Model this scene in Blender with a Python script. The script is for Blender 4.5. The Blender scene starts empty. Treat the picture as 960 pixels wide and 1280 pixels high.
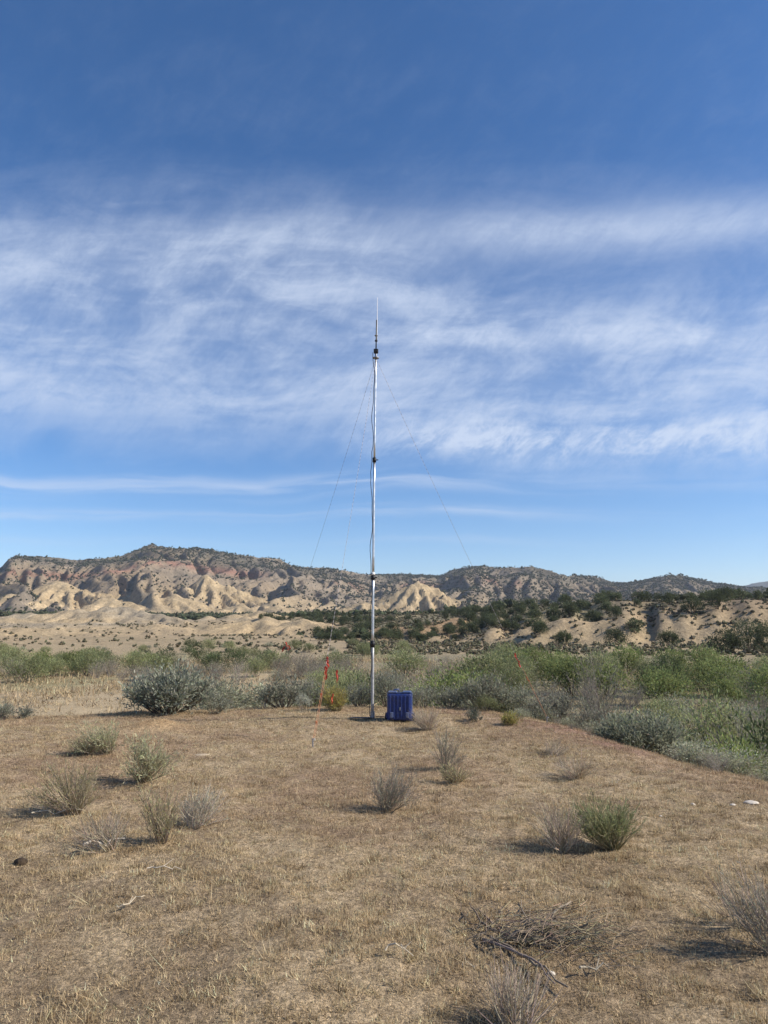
import bpy, math, random
import numpy as np

SEED = 7
rng = np.random.default_rng(SEED)
random.seed(SEED)
scene = bpy.context.scene
col = bpy.context.scene.collection
R = math.radians

# ------------------------------------------------------------------ camera model
CAM_Z = 1.65
F_PX = 887.0
PITCH = R(8.84)
cp, sp = math.cos(PITCH), math.sin(PITCH)

def ray(px, py):
    cx, cy = (px - 480) / F_PX, (640 - py) / F_PX
    return np.array([cx, cp - cy * sp, sp + cy * cp])

def az_el(px, py):
    d = ray(px, py)
    h = math.hypot(d[0], d[1])
    return math.atan2(d[0], d[1]), math.atan2(d[2], h), d[2] / h

def at(px, py, r):
    """point seen at a pixel at horizontal range r"""
    d = ray(px, py)
    k = r / math.hypot(d[0], d[1])
    return np.array([d[0] * k, d[1] * k, CAM_Z + d[2] * k])

# ------------------------------------------------------------------ noise
_tab = np.random.default_rng(99).random(65536)

def _h(ix, iy, seed):
    k = (ix * 73856093) ^ (iy * 19349663) ^ (seed * 83492791)
    k = (k ^ (k >> 13)) * 1274126177
    return _tab[(k ^ (k >> 16)) & 0xFFFF]

def vnoise(x, y, seed=0):
    x = np.asarray(x, float); y = np.asarray(y, float)
    xi = np.floor(x).astype(np.int64); yi = np.floor(y).astype(np.int64)
    fx, fy = x - xi, y - yi
    fx = fx * fx * fx * (fx * (fx * 6 - 15) + 10); fy = fy * fy * fy * (fy * (fy * 6 - 15) + 10)
    a = _h(xi, yi, seed); b = _h(xi + 1, yi, seed); c = _h(xi, yi + 1, seed); d = _h(xi + 1, yi + 1, seed)
    return (a + (b - a) * fx) * (1 - fy) + (c + (d - c) * fx) * fy

def fbm(x, y, o=5, seed=0, gain=.5):
    s = 0; a = 1; t = 0
    for i in range(o):
        s = s + a * vnoise(x, y, seed + i * 17); t += a; a *= gain
        x = x * 2.03 + 11.3; y = y * 2.03 - 7.7
    return s / t

def ridged(x, y, o=4, seed=0):
    s = 0; a = 1; t = 0
    for i in range(o):
        s = s + a * (1 - np.abs(2 * vnoise(x, y, seed + i * 13) - 1)); t += a; a *= .5
        x = x * 2.07 + 3.1; y = y * 2.07 + 9.2
    return s / t

def sstep(a, b, x):
    t = np.clip((np.asarray(x, float) - a) / (b - a), 0, 1)
    return t * t * (3 - 2 * t)

# ------------------------------------------------------------------ mesh helpers
def mk(name, V, F, mats, parent=None, colr=None, midx=None, smooth=False, loc=None, link=True):
    """V (n,3); F list of int arrays (m,3) or (m,4); colr (n,3) linear colour per vertex"""
    me = bpy.data.meshes.new(name)
    V = np.asarray(V, np.float32)
    F = [np.asarray(f, np.int32) for f in F if len(f)]
    me.vertices.add(len(V)); me.vertices.foreach_set('co', V.ravel())
    idx = np.concatenate([f.ravel() for f in F])
    tot = np.concatenate([np.full(len(f), f.shape[1], np.int32) for f in F])
    me.loops.add(len(idx)); me.loops.foreach_set('vertex_index', idx)
    me.polygons.add(len(tot))
    st = np.zeros(len(tot), np.int32); st[1:] = np.cumsum(tot)[:-1]
    me.polygons.foreach_set('loop_start', st)
    try: me.polygons.foreach_set('loop_total', tot)
    except Exception: pass
    if midx is not None: me.polygons.foreach_set('material_index', np.asarray(midx, np.int32))
    me.polygons.foreach_set('use_smooth', np.full(len(tot), bool(smooth)))
    me.update(calc_edges=True)
    if colr is not None:
        ca = me.color_attributes.new('Col', 'FLOAT_COLOR', 'POINT')
        c4 = np.ones((len(V), 4), np.float32); c4[:, :3] = colr
        ca.data.foreach_set('color', c4.ravel())
    for m in (mats if isinstance(mats, (list, tuple)) else [mats]): me.materials.append(m)
    o = bpy.data.objects.new(name, me)
    if link: col.objects.link(o)
    if parent is not None: o.parent = parent
    if loc is not None: o.location = loc
    return o

class MB:
    """collects pieces into one mesh"""
    def __init__(s): s.V = []; s.F3 = []; s.F4 = []; s.C = []; s.n = 0; s.m3 = []; s.m4 = []
    def add(s, V, F, c=(1, 1, 1), m=0):
        V = np.asarray(V, float).reshape(-1, 3); F = np.asarray(F, int)
        c = np.asarray(c, float)
        if c.ndim == 1: c = np.tile(c, (len(V), 1))
        s.V.append(V); s.C.append(c)
        if F.shape[1] == 3: s.F3.append(F + s.n); s.m3 += [m] * len(F)
        else: s.F4.append(F + s.n); s.m4 += [m] * len(F)
        s.n += len(V); return s
    def build(s, name, mats, parent=None, loc=None, smooth=False):
        F = []
        if s.F3: F.append(np.concatenate(s.F3))
        if s.F4: F.append(np.concatenate(s.F4))
        return mk(name, np.concatenate(s.V), F, mats, parent, np.concatenate(s.C), s.m3 + s.m4, smooth, loc)

def tubes(P, Rr, sides=3):
    """P (n,k,3) polylines, Rr (n,k) radii"""
    P = np.asarray(P, float); n, k, _ = P.shape
    Rr = np.broadcast_to(np.asarray(Rr, float), (n, k))
    T = np.gradient(P, axis=1); T /= np.linalg.norm(T, axis=2, keepdims=True) + 1e-9
    ref = np.where(np.abs(T[..., 2:3]) > .9, np.array([1., 0, 0]), np.array([0, 0, 1.]))
    U = np.cross(T, ref); U /= np.linalg.norm(U, axis=2, keepdims=True) + 1e-9
    W = np.cross(T, U)
    a = np.arange(sides) * 2 * math.pi / sides
    V = P[:, :, None, :] + Rr[:, :, None, None] * (np.cos(a)[None, None, :, None] * U[:, :, None, :] + np.sin(a)[None, None, :, None] * W[:, :, None, :])
    base = (np.arange(n) * k * sides)[:, None, None]
    i = np.arange(k - 1)[None, :, None] * sides
    j = np.arange(sides)[None, None, :]; j2 = (j + 1) % sides
    F = np.stack([base + i + j, base + i + j2, base + i + sides + j2, base + i + sides + j], -1).reshape(-1, 4)
    return V.reshape(-1, 3), F

def tube_cap(P, rad, sides=10):
    """one closed tube along a polyline"""
    P = np.asarray(P, float)[None]; k = P.shape[1]
    V, F = tubes(P, np.broadcast_to(rad, (1, k)), sides)
    c0, c1 = P[0, 0], P[0, -1]
    n = len(V); V = np.vstack([V, c0, c1])
    j = np.arange(sides); j2 = (j + 1) % sides
    T = np.concatenate([np.stack([np.full(sides, n), j2, j], 1), np.stack([np.full(sides, n + 1), (k - 1) * sides + j, (k - 1) * sides + j2], 1)])
    return V, F, T

def leaves(P, D, L, Wd, g):
    """diamond leaves at P pointing along D, length L, width Wd"""
    n = len(P)
    D = D / (np.linalg.norm(D, axis=1, keepdims=True) + 1e-9)
    S = np.cross(D, g.normal(size=(n, 3))); S /= np.linalg.norm(S, axis=1, keepdims=True) + 1e-9
    L = np.broadcast_to(L, n)[:, None]; Wd = np.broadcast_to(Wd, n)[:, None]
    V = np.stack([P, P + D * L * .5 + S * Wd * .5, P + D * L, P + D * L * .5 - S * Wd * .5], 1)
    F = np.arange(n * 4).reshape(n, 4)
    return V.reshape(-1, 3), F

def box(cx, cy, cz, sx, sy, sz, bev=0.0):
    """box with chamfered vertical and horizontal edges via rounded rings"""
    x, y, z = sx / 2, sy / 2, sz / 2
    if bev <= 0:
        V = np.array([[a * x, b * y, c * z] for c in (-1, 1) for a, b in ((-1, -1), (1, -1), (1, 1), (-1, 1))]) + [cx, cy, cz]
        F = np.array([[3, 2, 1, 0], [4, 5, 6, 7], [0, 1, 5, 4], [1, 2, 6, 5], [2, 3, 7, 6], [3, 0, 4, 7]])
        return V, F
    rings = []
    for zz, ins in ((-z, bev), (-z + bev * .3, bev * .3), (-z + bev, 0), (z - bev, 0), (z - bev * .3, bev * .3), (z, bev)):
        r = []
        for sxg, syg, a0 in ((1, 1, 0), (-1, 1, 90), (-1, -1, 180), (1, -1, 270)):
            for a in (0, 45, 90):
                t = R(a0 + a); rr = bev
                r.append([sxg * (x - ins - rr) + math.cos(t) * rr, syg * (y - ins - rr) + math.sin(t) * rr, zz])
        rings.append(r)
    m = 12; V = np.array(rings).reshape(-1, 3) + [cx, cy, cz]
    F = []
    for k in range(len(rings) - 1):
        for j in range(m):
            F.append([k * m + j, k * m + (j + 1) % m, (k + 1) * m + (j + 1) % m, (k + 1) * m + j])
    for k, rev in ((0, True), (len(rings) - 1, False)):
        b = k * m
        for q in ([0, 1, 2, 3], [0, 3, 4, 5], [0, 5, 6, 11], [6, 7, 8, 11], [8, 9, 10, 11]):
            qq = [b + i for i in q]; F.append(qq[::-1] if rev else qq)
    return V, np.array(F)

# ------------------------------------------------------------------ materials
class NT:
    def __init__(s, tree): s.t = tree
    def n(s, typ, **kw):
        nd = s.t.nodes.new(typ)
        for k, v in kw.items():
            if k.startswith('i_'):
                key = k[2:]; key = int(key) if key.isdigit() else key
                s.put(nd.inputs[key], v)
            else: setattr(nd, k, v)
        return nd
    def put(s, sock, v):
        if isinstance(v, bpy.types.NodeSocket): s.t.links.new(v, sock)
        else: sock.default_value = v
    def m(s, op, a, b=None, c=None, clamp=False):
        nd = s.t.nodes.new('ShaderNodeMath'); nd.operation = op; nd.use_clamp = clamp
        s.put(nd.inputs[0], a)
        if b is not None: s.put(nd.inputs[1], b)
        if c is not None: s.put(nd.inputs[2], c)
        return nd.outputs[0]
    def mixc(s, f, a, b, blend='MIX'):
        nd = s.t.nodes.new('ShaderNodeMix'); nd.data_type = 'RGBA'; nd.blend_type = blend
        s.put(nd.inputs[0], f); s.put(nd.inputs[6], a); s.put(nd.inputs[7], b)
        return nd.outputs[2]
    def noise(s, vec, scale, detail=6, rough=.6, dist=0.0, dim='3D'):
        nd = s.t.nodes.new('ShaderNodeTexNoise'); nd.noise_dimensions = dim
        if vec is not None: s.put(nd.inputs['Vector'], vec)
        s.put(nd.inputs['Scale'], scale); nd.inputs['Detail'].default_value = detail
        nd.inputs['Roughness'].default_value = rough; nd.inputs['Distortion'].default_value = dist
        return nd.outputs['Fac']
    def ramp(s, f, pts):
        nd = s.t.nodes.new('ShaderNodeValToRGB'); e = nd.color_ramp.elements
        while len(e) < len(pts): e.new(.5)
        for el, (p, c) in zip(e, pts):
            el.position = p; el.color = (c, c, c, 1) if not hasattr(c, '__len__') else (*c, 1)
        s.put(nd.inputs[0], f); return nd.outputs[0]
    def mapr(s, v, a, b, c, d):
        nd = s.t.nodes.new('ShaderNodeMapRange'); nd.interpolation_type = 'SMOOTHSTEP'
        s.put(nd.inputs[0], v)
        for i, q in enumerate((a, b, c, d)): s.put(nd.inputs[i + 1], q)
        return nd.outputs[0]

def newmat(name):
    m = bpy.data.materials.new(name); m.use_nodes = True
    t = m.node_tree; t.nodes.clear(); n = NT(t)
    out = t.nodes.new('ShaderNodeOutputMaterial')
    return m, n, out

def mat_plain(name, c, rough=.7, metal=0, nscale=0, namt=.15, spec=.3):
    m, n, out = newmat(name)
    b = n.n('ShaderNodeBsdfPrincipled'); b.inputs['Roughness'].default_value = rough; b.inputs['Metallic'].default_value = metal
    b.inputs['Specular IOR Level'].default_value = spec
    if nscale:
        g = n.n('ShaderNodeTexCoord').outputs['Object']
        f = n.noise(g, nscale)
        k = n.mapr(f, .3, .7, 1 - namt, 1 + namt)
        v = n.n('ShaderNodeVectorMath', operation='SCALE'); v.inputs[0].default_value = c; n.put(v.inputs['Scale'], k)
        n.put(b.inputs['Base Color'], v.outputs[0])
        n.put(b.inputs['Roughness'], n.mapr(f, .3, .7, rough * .8, min(1, rough * 1.25)))
    else: b.inputs['Base Color'].default_value = (*c, 1)
    n.put(out.inputs[0], b.outputs[0]); return m

def mat_leaf(name, trans=.3, rough=.7, gain=1.0):
    """uses the per-leaf colour attribute; a little object-to-object variation"""
    m, n, out = newmat(name)
    a = n.n('ShaderNodeVertexColor', layer_name='Col').outputs[0]
    oi = n.n('ShaderNodeObjectInfo').outputs['Random']
    k = n.mapr(oi, 0, 1, .82 * gain, 1.18 * gain)
    v = n.n('ShaderNodeVectorMath', operation='SCALE'); n.put(v.inputs[0], a); n.put(v.inputs['Scale'], k)
    d = n.n('ShaderNodeBsdfPrincipled'); d.inputs['Roughness'].default_value = rough; d.inputs['Specular IOR Level'].default_value = .2
    n.put(d.inputs['Base Color'], v.outputs[0])
    tr = n.n('ShaderNodeBsdfTranslucent'); n.put(tr.inputs[0], v.outputs[0])
    mx = n.n('ShaderNodeMixShader'); mx.inputs[0].default_value = trans
    n.put(mx.inputs[1], d.outputs[0]); n.put(mx.inputs[2], tr.outputs[0])
    n.put(out.inputs[0], mx.outputs[0]); return m

def mat_terrain(name, layers, bump=0.0, bscale=1.0, bdist=.05):
    """vertex colour times several octaves of world-space noise"""
    m, n, out = newmat(name)
    a = n.n('ShaderNodeVertexColor', layer_name='Col').outputs[0]
    g = n.n('ShaderNodeTexCoord').outputs['Object']
    c = a
    for sc, amt, det in layers:
        f = n.noise(g, sc, det, .65)
        k = n.mapr(f, .28, .72, 1 - amt, 1 + amt)
        v = n.n('ShaderNodeVectorMath', operation='SCALE'); n.put(v.inputs[0], c); n.put(v.inputs['Scale'], k); c = v.outputs[0]
    b = n.n('ShaderNodeBsdfPrincipled'); b.inputs['Roughness'].default_value = .95; b.inputs['Specular IOR Level'].default_value = .1
    n.put(b.inputs['Base Color'], c)
    if bump:
        bf = n.noise(g, bscale, 8, .7)
        bn = n.n('ShaderNodeBump'); bn.inputs['Strength'].default_value = bump; bn.inputs['Distance'].default_value = bdist
        n.put(bn.inputs['Height'], bf); n.put(b.inputs['Normal'], bn.outputs[0])
    n.put(out.inputs[0], b.outputs[0]); return m

M_ground = mat_terrain('dry_ground', [(.35, .07, 4), (3.0, .12, 5), (24, .38, 5), (90, .40, 3)], 1.0, 26, .05)
M_hills = mat_terrain('badland_soil', [(.02, .08, 4), (.25, .16, 6), (1.1, .22, 3)], .7, .5, .8)
M_mount = mat_terrain('mountain_rock', [(.008, .10, 4), (.06, .16, 6), (.22, .24, 4)], .5, .10, 5.0)
M_leaf = mat_leaf('leaf', .38, .7, 1.12)
M_grass = mat_leaf('grass_blade', .35, .8)
M_twig = mat_leaf('twig', 0.0, .85)
M_alu = mat_plain('aluminium', (.62, .63, .64), .40, 1.0, 14, .08)
M_dull = mat_plain('weathered_aluminium', (.40, .40, .40), .6, .6, 20, .15)
M_plate = mat_plain('dark_steel_plate', (.07, .07, .075), .7, .2, 20, .2)
M_white = mat_plain('white_fibreglass', (.8, .8, .78), .35)
M_black = mat_plain('black_plastic', (.018, .018, .02), .45, 0, 30, .2)
M_cable = mat_plain('cable_sheath', (.02, .02, .022), .5)
M_blue = mat_plain('blue_plastic', (.008, .026, .145), .42, 0, 9, .18, .45)
M_blue2 = mat_plain('faded_blue_plastic', (.05, .085, .21), .4, 0, 20, .15, .5)
def add_dust(m, c, amt, sc):
    t = m.node_tree; q = NT(t); b = [x for x in t.nodes if x.type == 'BSDF_PRINCIPLED'][0]
    src = b.inputs['Base Color'].links[0].from_socket
    g = q.n('ShaderNodeTexCoord').outputs['Object']
    f = q.mapr(add_(q, q.noise(g, sc, 6, .7), q.noise(g, sc * 5, 4, .7)), .85, 1.25, 0.0, amt)
    q.put(b.inputs['Base Color'], q.mixc(f, src, (*c, 1)))
def add_(q, a, b): return q.m('ADD', a, b)
add_dust(M_blue, (.10, .10, .11), .35, 5); add_dust(M_blue2, (.25, .23, .21), .5, 8)
M_steel = mat_plain('galvanised_steel', (.30, .31, .34), .5, .8, 12, .2)
M_tape = mat_leaf('flagging_film', .45, .35)
M_cord = mat_leaf('cord_fibre', 0, .7)
M_stone = mat_plain('pale_stone', (.55, .49, .41), .9, 0, 18, .2)
M_tan = mat_plain('tan_stone', (.40, .32, .22), .95, 0, 18, .2)
M_clod = mat_plain('dung_clod', (.05, .035, .022), .95, 0, 30, .3)

# ------------------------------------------------------------------ terrain heights
def _flat_r(px, py):
    a, e, s = az_el(px, py); return a, CAM_Z / -s
_edge = [(-60, 895), (0, 892), (90, 889), (160, 883), (260, 881), (340, 880), (465, 879), (560, 880), (620, 884), (700, 897), (780, 921), (850, 938), (960, 960), (1020, 972)]
EA, ER = np.array([_flat_r(*p) for p in _edge]).T
DEPTH = 5.0

def H(x, y):
    """ground of the knoll and the valley floor"""
    x = np.asarray(x, float); y = np.asarray(y, float)
    a = np.arctan2(x, y); r = np.hypot(x, y)
    Re = np.interp(a, EA, ER)
    Re = Re + 1.5 * (fbm(x * .4, y * .4, 4, 31) - .5)
    L = 14 - 3 * sstep(.1, .5, a)
    t = np.maximum(0, r - (Re - 2.0))
    k = 1 - np.exp(-(t / L) ** 2)
    back = sstep(1.2, 2.2, np.abs(a))
    z = -DEPTH * k * (1 - back)
    z = z + .035 * (fbm(x * 6.5, y * 6.5, 3, 209) - .5) * (r < 25)
    z = z + .22 * (fbm(x * .22, y * .22, 3, 3) - .5) * (1 - k)+ .05 * (fbm(x * 1.6, y * 1.6, 3, 5) - .5)
    z = z + k * (1.3 * (fbm(x * .03, y * .03, 3, 8) - .5) + .35 * (fbm(x * .15, y * .15, 3, 9) - .5))
    z = z + np.minimum(6.0, np.maximum(0, r - 150) * .009) * (1 - back)
    # small ant mound near the left crest
    z = z + .16 * np.exp(-((x - AX) ** 2 + (y - AY) ** 2) / .22)
    return z
AX, AY = -999., -999.
_a, _r = _flat_r(193, 912)
AX, AY = math.sin(_a) * _r, math.cos(_a) * _r

def gp(px, py, rmax=400, fn=None):
    """ground point under a pixel"""
    d = ray(px, py); d = d / math.hypot(d[0], d[1])
    r = np.geomspace(1.5, rmax, 6000)
    z = CAM_Z + d[2] * r
    hit = np.nonzero(z <= (fn or H)(d[0] * r, d[1] * r))[0]
    i = hit[0] if len(hit) else -1
    return np.array([d[0] * r[i], d[1] * r[i], z[i]])

def gz(x, y): return float(H(np.array([x]), np.array([y]))[0])

def ground_colour(x, y):
    r = np.hypot(x, y); a = np.arctan2(x, y)
    n1 = fbm(x * .35, y * .35, 4, 41)[:, None]; n2 = fbm(x * 2.2, y * 2.2, 4, 42)[:, None]; n3 = fbm(x * .05, y * .05, 4, 43)[:, None]
    soil = np.array([.33, .245, .155]); straw = np.array([.46, .35, .22]); red = np.array([.31, .205, .135])
    c = soil + (straw - soil) * sstep(.35, .65, n2)
    c = c + (red - c) * .55 * sstep(.52, .72, n1)
    # pinkish cheatgrass on the rim right of the mast
    Re = np.interp(a, EA, ER)
    rim = (np.exp(-((r - Re + 1.0) / 1.0) ** 2) * sstep(.03, .1, a))[:, None]
    c = c + (np.array([.33, .19, .15]) - c) * .6 * rim * sstep(.3, .6, n1)
    ant = np.exp(-((x - AX) ** 2 + (y - AY) ** 2) / .4)[:, None]
    c = c + (np.array([.40, .265, .14]) - c) * ant
    # valley floor: pale cured grass on the left, olive and grey litter elsewhere
    field = np.array([.40, .315, .20]); litter = np.array([.235, .20, .13]); flats = np.array([.34, .265, .165]); olive = np.array([.20, .20, .10])
    vl = sstep(.02, -.12, a)[:, None] * sstep(.25, .4, n3 + .12)
    v = litter + (field - litter) * vl
    v = v + (olive - v) * .6 * sstep(.5, .65, n3) * sstep(60, 90, r)[:, None]
    v = v + (flats - v) * sstep(130, 170, r)[:, None]
    k = sstep(1.5, 9, r - Re)[:, None]
    return c * (1 - k) + v * k

# ground: one polar sheet all the way round
azs = np.concatenate([np.arange(-180, -42, 3.0), np.arange(-42, 42, .25), np.arange(42, 180, 3.0)])
rs = np.concatenate([np.geomspace(.4, 30, 300), np.geomspace(30.4, 300, 240), np.geomspace(310, 12000, 50)])
A, RR = np.meshgrid(np.radians(azs), rs)
X, Y = RR * np.sin(A), RR * np.cos(A)
Z = H(X, Y)
under = sstep(215, 245, RR) * sstep(760, 700, np.abs(X)) * sstep(150, 200, Y)
Z = Z - 7.0 * under
na, nr = len(azs), len(rs)
V = np.stack([X, Y, Z], -1).reshape(-1, 3)
ii = np.arange(nr - 1)[:, None] * na; jj = np.arange(na)[None]; j2 = (jj + 1) % na
F = np.stack([ii + jj, ii + j2, ii + na + j2, ii + na + jj], -1).reshape(-1, 4)
V = np.vstack([V, [0, 0, gz(0, .01)]])
Fc = np.stack([np.full(na, len(V) - 1), (np.arange(na) + 1) % na, np.arange(na)], 1)
g = mk('ground', V, [Fc, F], M_ground, None, ground_colour(V[:, 0], V[:, 1]), None, True)
g['kind'] = 'structure'

# ------------------------------------------------------------------ erosion on grids
def carve(h, cell, n, steps, rounds, g, K=.5, capm=1.0, maxs=1.1, mask=None, dif=.02):
    """water runs downhill; busy channels are cut deeper, slopes too steep to stand slump"""
    ny, nx = h.shape
    for _ in range(rounds):
        px = g.random(n) * (nx - 3) + 1; py = g.random(n) * (ny - 3) + 1
        vx = np.zeros(n); vy = np.zeros(n); cnt = np.zeros(nx * ny)
        gy_, gx_ = np.gradient(h)
        for s in range(steps):
            ix = px.astype(int); iy = py.astype(int)
            gx = gx_[iy, ix]; gy = gy_[iy, ix]
            vx = vx * .45 - gx; vy = vy * .45 - gy
            l = np.hypot(vx, vy) + 1e-9; vx = vx / l; vy = vy / l
            cnt += np.bincount(iy * nx + ix, np.minimum(1, l * 4), nx * ny)
            px = np.clip(px + vx, 1, nx - 2.01); py = np.clip(py + vy, 1, ny - 2.01); vx = vx * l; vy = vy * l
        cnt = blur(cnt.reshape(ny, nx) * (nx * ny) / (n * steps), 1)
        sl = np.hypot(gx_, gy_) / cell
        d = np.minimum(K * np.sqrt(cnt) * sl, capm)
        h -= d if mask is None else d * mask
        p = np.pad(h, 1, mode='edge')
        avg = .25 * (p[:-2, 1:-1] + p[2:, 1:-1] + p[1:-1, :-2] + p[1:-1, 2:])
        w_ = dif + .35 * sstep(maxs, maxs * 1.6, sl)
        h += (avg - h) * w_
    return h

def blur(h, it):
    for _ in range(it):
        p = np.pad(h, 1, mode='edge'); h = .5 * h + .125 * (p[:-2, 1:-1] + p[2:, 1:-1] + p[1:-1, :-2] + p[1:-1, 2:])
    return h

def grid_faces(ny, nx):
    i = np.arange(ny - 1)[:, None] * nx; j = np.arange(nx - 1)[None]
    return np.stack([i + j, i + j + 1, i + nx + j + 1, i + nx + j], -1).reshape(-1, 4)

def tri(x):
    return np.abs(2 * (x - np.floor(x)) - 1)

def cone(X, Y, p, base_z, rad, k=9, seed=0, pw=1.25, gul=.35, stretch=1.0, rot=0.0, twist=0.0):
    """badland cone: apex p (x,y,z), gullied all round"""
    dx, dy = X - p[0], Y - p[1]
    c, s = math.cos(rot), math.sin(rot)
    dx, dy = (dx * c + dy * s) / stretch, -dx * s + dy * c
    wx = (fbm(X * 4 / rad, Y * 4 / rad, 3, seed + 50) - .5) * .20 * rad
    d = np.hypot(dx + wx, dy + wx * .6); ph = np.arctan2(dy, dx) + twist * d / rad
    u0 = np.clip(1 - d / (rad * 1.15), 0, 1)
    w1 = .9 * (fbm(X * 3 / rad + seed, Y * 3 / rad, 3, seed + 9) - .5)
    t1 = tri(ph * k / 6.2832 + w1 + seed * .37); t2 = tri(ph * k * 3.3 / 6.2832 + 1.8 * w1 + seed * .11); t3 = tri(ph * k * 7.7 / 6.2832 + 3 * w1)
    gl = .42 * t1 + .40 * t2 + .18 * t3
    u = np.clip(u0 * (1 - min(gul * .5, .4) * (1 - u0)) - gul * .36 * (1 - gl) * np.sin(np.clip(u0, 0, 1) * math.pi) ** .8, 0, 1)
    bz_ = np.broadcast_to(base_z, X.shape)
    return np.where(u > 0, bz_ + (p[2] - bz_) * u ** pw, -99.0)

# ---- low hills: 190 to 900 m
g2 = np.random.default_rng(5)
hx = np.arange(-720, 721, 1.6); hy = np.arange(190, 960, 1.6)
HX, HY = np.meshgrid(hx, hy)
hb = H(HX, HY)
rr = np.hypot(HX, HY); aa = np.arctan2(HX, HY)
h = hb.copy()
# terrace with juniper cover, from left of the mast to the right edge
t_az = np.array([-.6, -.28, -.16, -.10, 0, .06, .14, .22, .30, .40, .55, .7])
t_r0 = np.array([330, 330, 320, 300, 262, 250, 215, 205, 200, 190, 190, 190.])
t_w = np.array([130, 130, 110, 110, 120, 110, 100, 80, 70, 70, 70, 70.])
t_z = np.array([3.6, 3.6, 4.4, 5.2, 5.2, 5.6, 7.0, 8.4, 9.0, 8.6, 9, 9.])
warp = 46 * (fbm(HX * .011, HY * .011, 3, 61) - .5) + 20 * (ridged(aa * 40, rr * .004, 3, 62) - .5)
u = np.clip((rr - np.interp(aa, t_az, t_r0) + warp) / np.interp(aa, t_az, t_w), 0, 1)
prof = u ** .85
tz = np.interp(aa, t_az, t_z)
h = np.maximum(h, hb + (tz - hb) * prof * sstep(-.5, -.12, aa) + (tz - hb) * .55 * prof * sstep(-.12, -.5, aa))
# bare knobs and badlands: (px, py apex, range, radius, gully count, stretch, rot)
knobs = [
    (572, 771, 262, 46, 8, 1.5, 0), (545, 774, 268, 30, 7, 1.2, .3), (380, 771, 330, 38, 8, 1.3, 0), (330, 769, 350, 44, 8, 1.4, .2),
    (715, 771, 225, 34, 7, 1.5, -.2), (828, 772, 205, 30, 7, 1.9, .1), (770, 773, 215, 28, 7, 1.4, .3), (880, 766, 225, 34, 7, 1.7, 0),
    (150, 756, 470, 62, 11, 1.7, -.1), (95, 759, 480, 60, 11, 1.6, .2), (205, 765, 440, 44, 9, 1.5, -.5), (45, 764, 500, 58, 10, 1.6, 0), (122, 762, 440, 46, 9, 1.5, -.3), (180, 761, 452, 50, 10, 1.5, -.3),
    (65, 776, 370, 44, 6, 1.8, .1), (225, 774, 385, 34, 8, 1.4, -.4), (170, 769, 425, 40, 9, 1.5, -.7), (290, 766, 420, 36, 8, 1.4, 0), (258, 768, 430, 32, 8, 1.4, .2), (-40, 770, 470, 70, 10, 1.7, 0),
    (310, 768, 400, 30, 8, 1.3, .3), (10, 771, 430, 50, 9, 1.6, 0), (120, 775, 400, 34, 8, 1.6, -.6), (200, 779, 360, 30, 7, 1.5, -.2), (20, 783, 330, 40, 6, 1.8, 0), (352, 772, 345, 24, 7, 1.3, 0),
    (330, 762, 560, 60, 11, 1.8, 0), (-90, 764, 520, 90, 12, 1.8, 0), (1010, 762, 240, 60, 8, 1.6, 0), (1090, 760, 260, 80, 8, 1.6, 0)]
kmask = np.zeros_like(h)
for i, (px, py, rk, rad, kk, st, ro) in enumerate(knobs):
    p = at(px, py, rk)
    b = float(H(np.array([p[0]]), np.array([p[1]]))[0]) - .5
    c = cone(HX, HY, p, hb - .4, rad, kk, 100 + i * 7, .95, 1.75 if px < 420 else 1.25, st, ro, .55 if px < 320 else 0.0)
    kmask = np.maximum(kmask, np.clip((c - b) / max(1, p[2] - b), 0, 1) * (c > h - 1))
    h = np.maximum(h, c)
# a far terrace (dark juniper line) behind the badlands
far_t = sstep(560, 640, rr + 40 * (fbm(HX * .008, HY * .008, 3, 71) - .5)) * 6.5
h = np.maximum(h, hb + far_t * sstep(.35, .1, np.abs(aa) - .45))
h = blur(h, 1)
h0 = h.copy()
h = carve(h, 1.6, 120000, 45, 8, g2, .55, .4, 1.2, None, .01)
h = h + .7 * (fbm(HX * .15, HY * .15, 4, 78) - .5) * sstep(230, 260, rr)
h = h + .25 * (fbm(HX * .12, HY * .12, 3, 72) - .5)
h = np.where(rr < 290, np.maximum(h, hb - .25), np.maximum(h, hb - 1.5))
edge = sstep(190, 222, rr) * sstep(191, 214, HY) * sstep(720, 660, np.abs(HX))
h = np.where(edge < 1, hb - .6 + (h - hb + .6) * edge, h)
h[-30:] -= np.linspace(0, 14, 30)[:, None]
gyy, gxx = np.gradient(h, 1.6)
slope = np.hypot(gxx, gyy)
n1 = fbm(HX * .02, HY * .02, 4, 73); n2 = fbm(HX * .006, HY * .006, 3, 74)
tan = np.array([.40, .305, .185]); grey = np.array([.30, .25, .18]); brown = np.array([.27, .20, .128]); scrub = np.array([.235, .20, .125])
left = sstep(.02, -.12, aa)[..., None]
cc = brown + (np.array([.36, .275, .17]) - brown) * left
cc = cc + (scrub - cc) * (sstep(.45, .65, n1) * (1 - .6 * sstep(.02, -.12, aa)))[..., None]
km = sstep(.05, .5, kmask)[..., None]
kc = tan + (grey - tan) * sstep(.36, .58, n2 + .35 * (fbm(h * .4, HX * .01, 2, 75) - .5))[..., None]
kc = kc * (1 - left) * np.array([.80, .72, .70]) + kc * left
cc = cc + (kc - cc) * km
cc = cc * (1 + .12 * (vnoise(h * 1.1 + n1 * 3, HX * .004, 76) - .5))[..., None]
cc = cc + (ground_colour(HX.ravel(), HY.ravel()).reshape(cc.shape) - cc) * sstep(260, 205, rr)[..., None]
o = mk('low_hills', np.stack([HX, HY, h], -1).reshape(-1, 3), [grid_faces(*h.shape)], M_hills, None, cc.reshape(-1, 3), None, True)
o['kind'] = 'structure'
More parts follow.
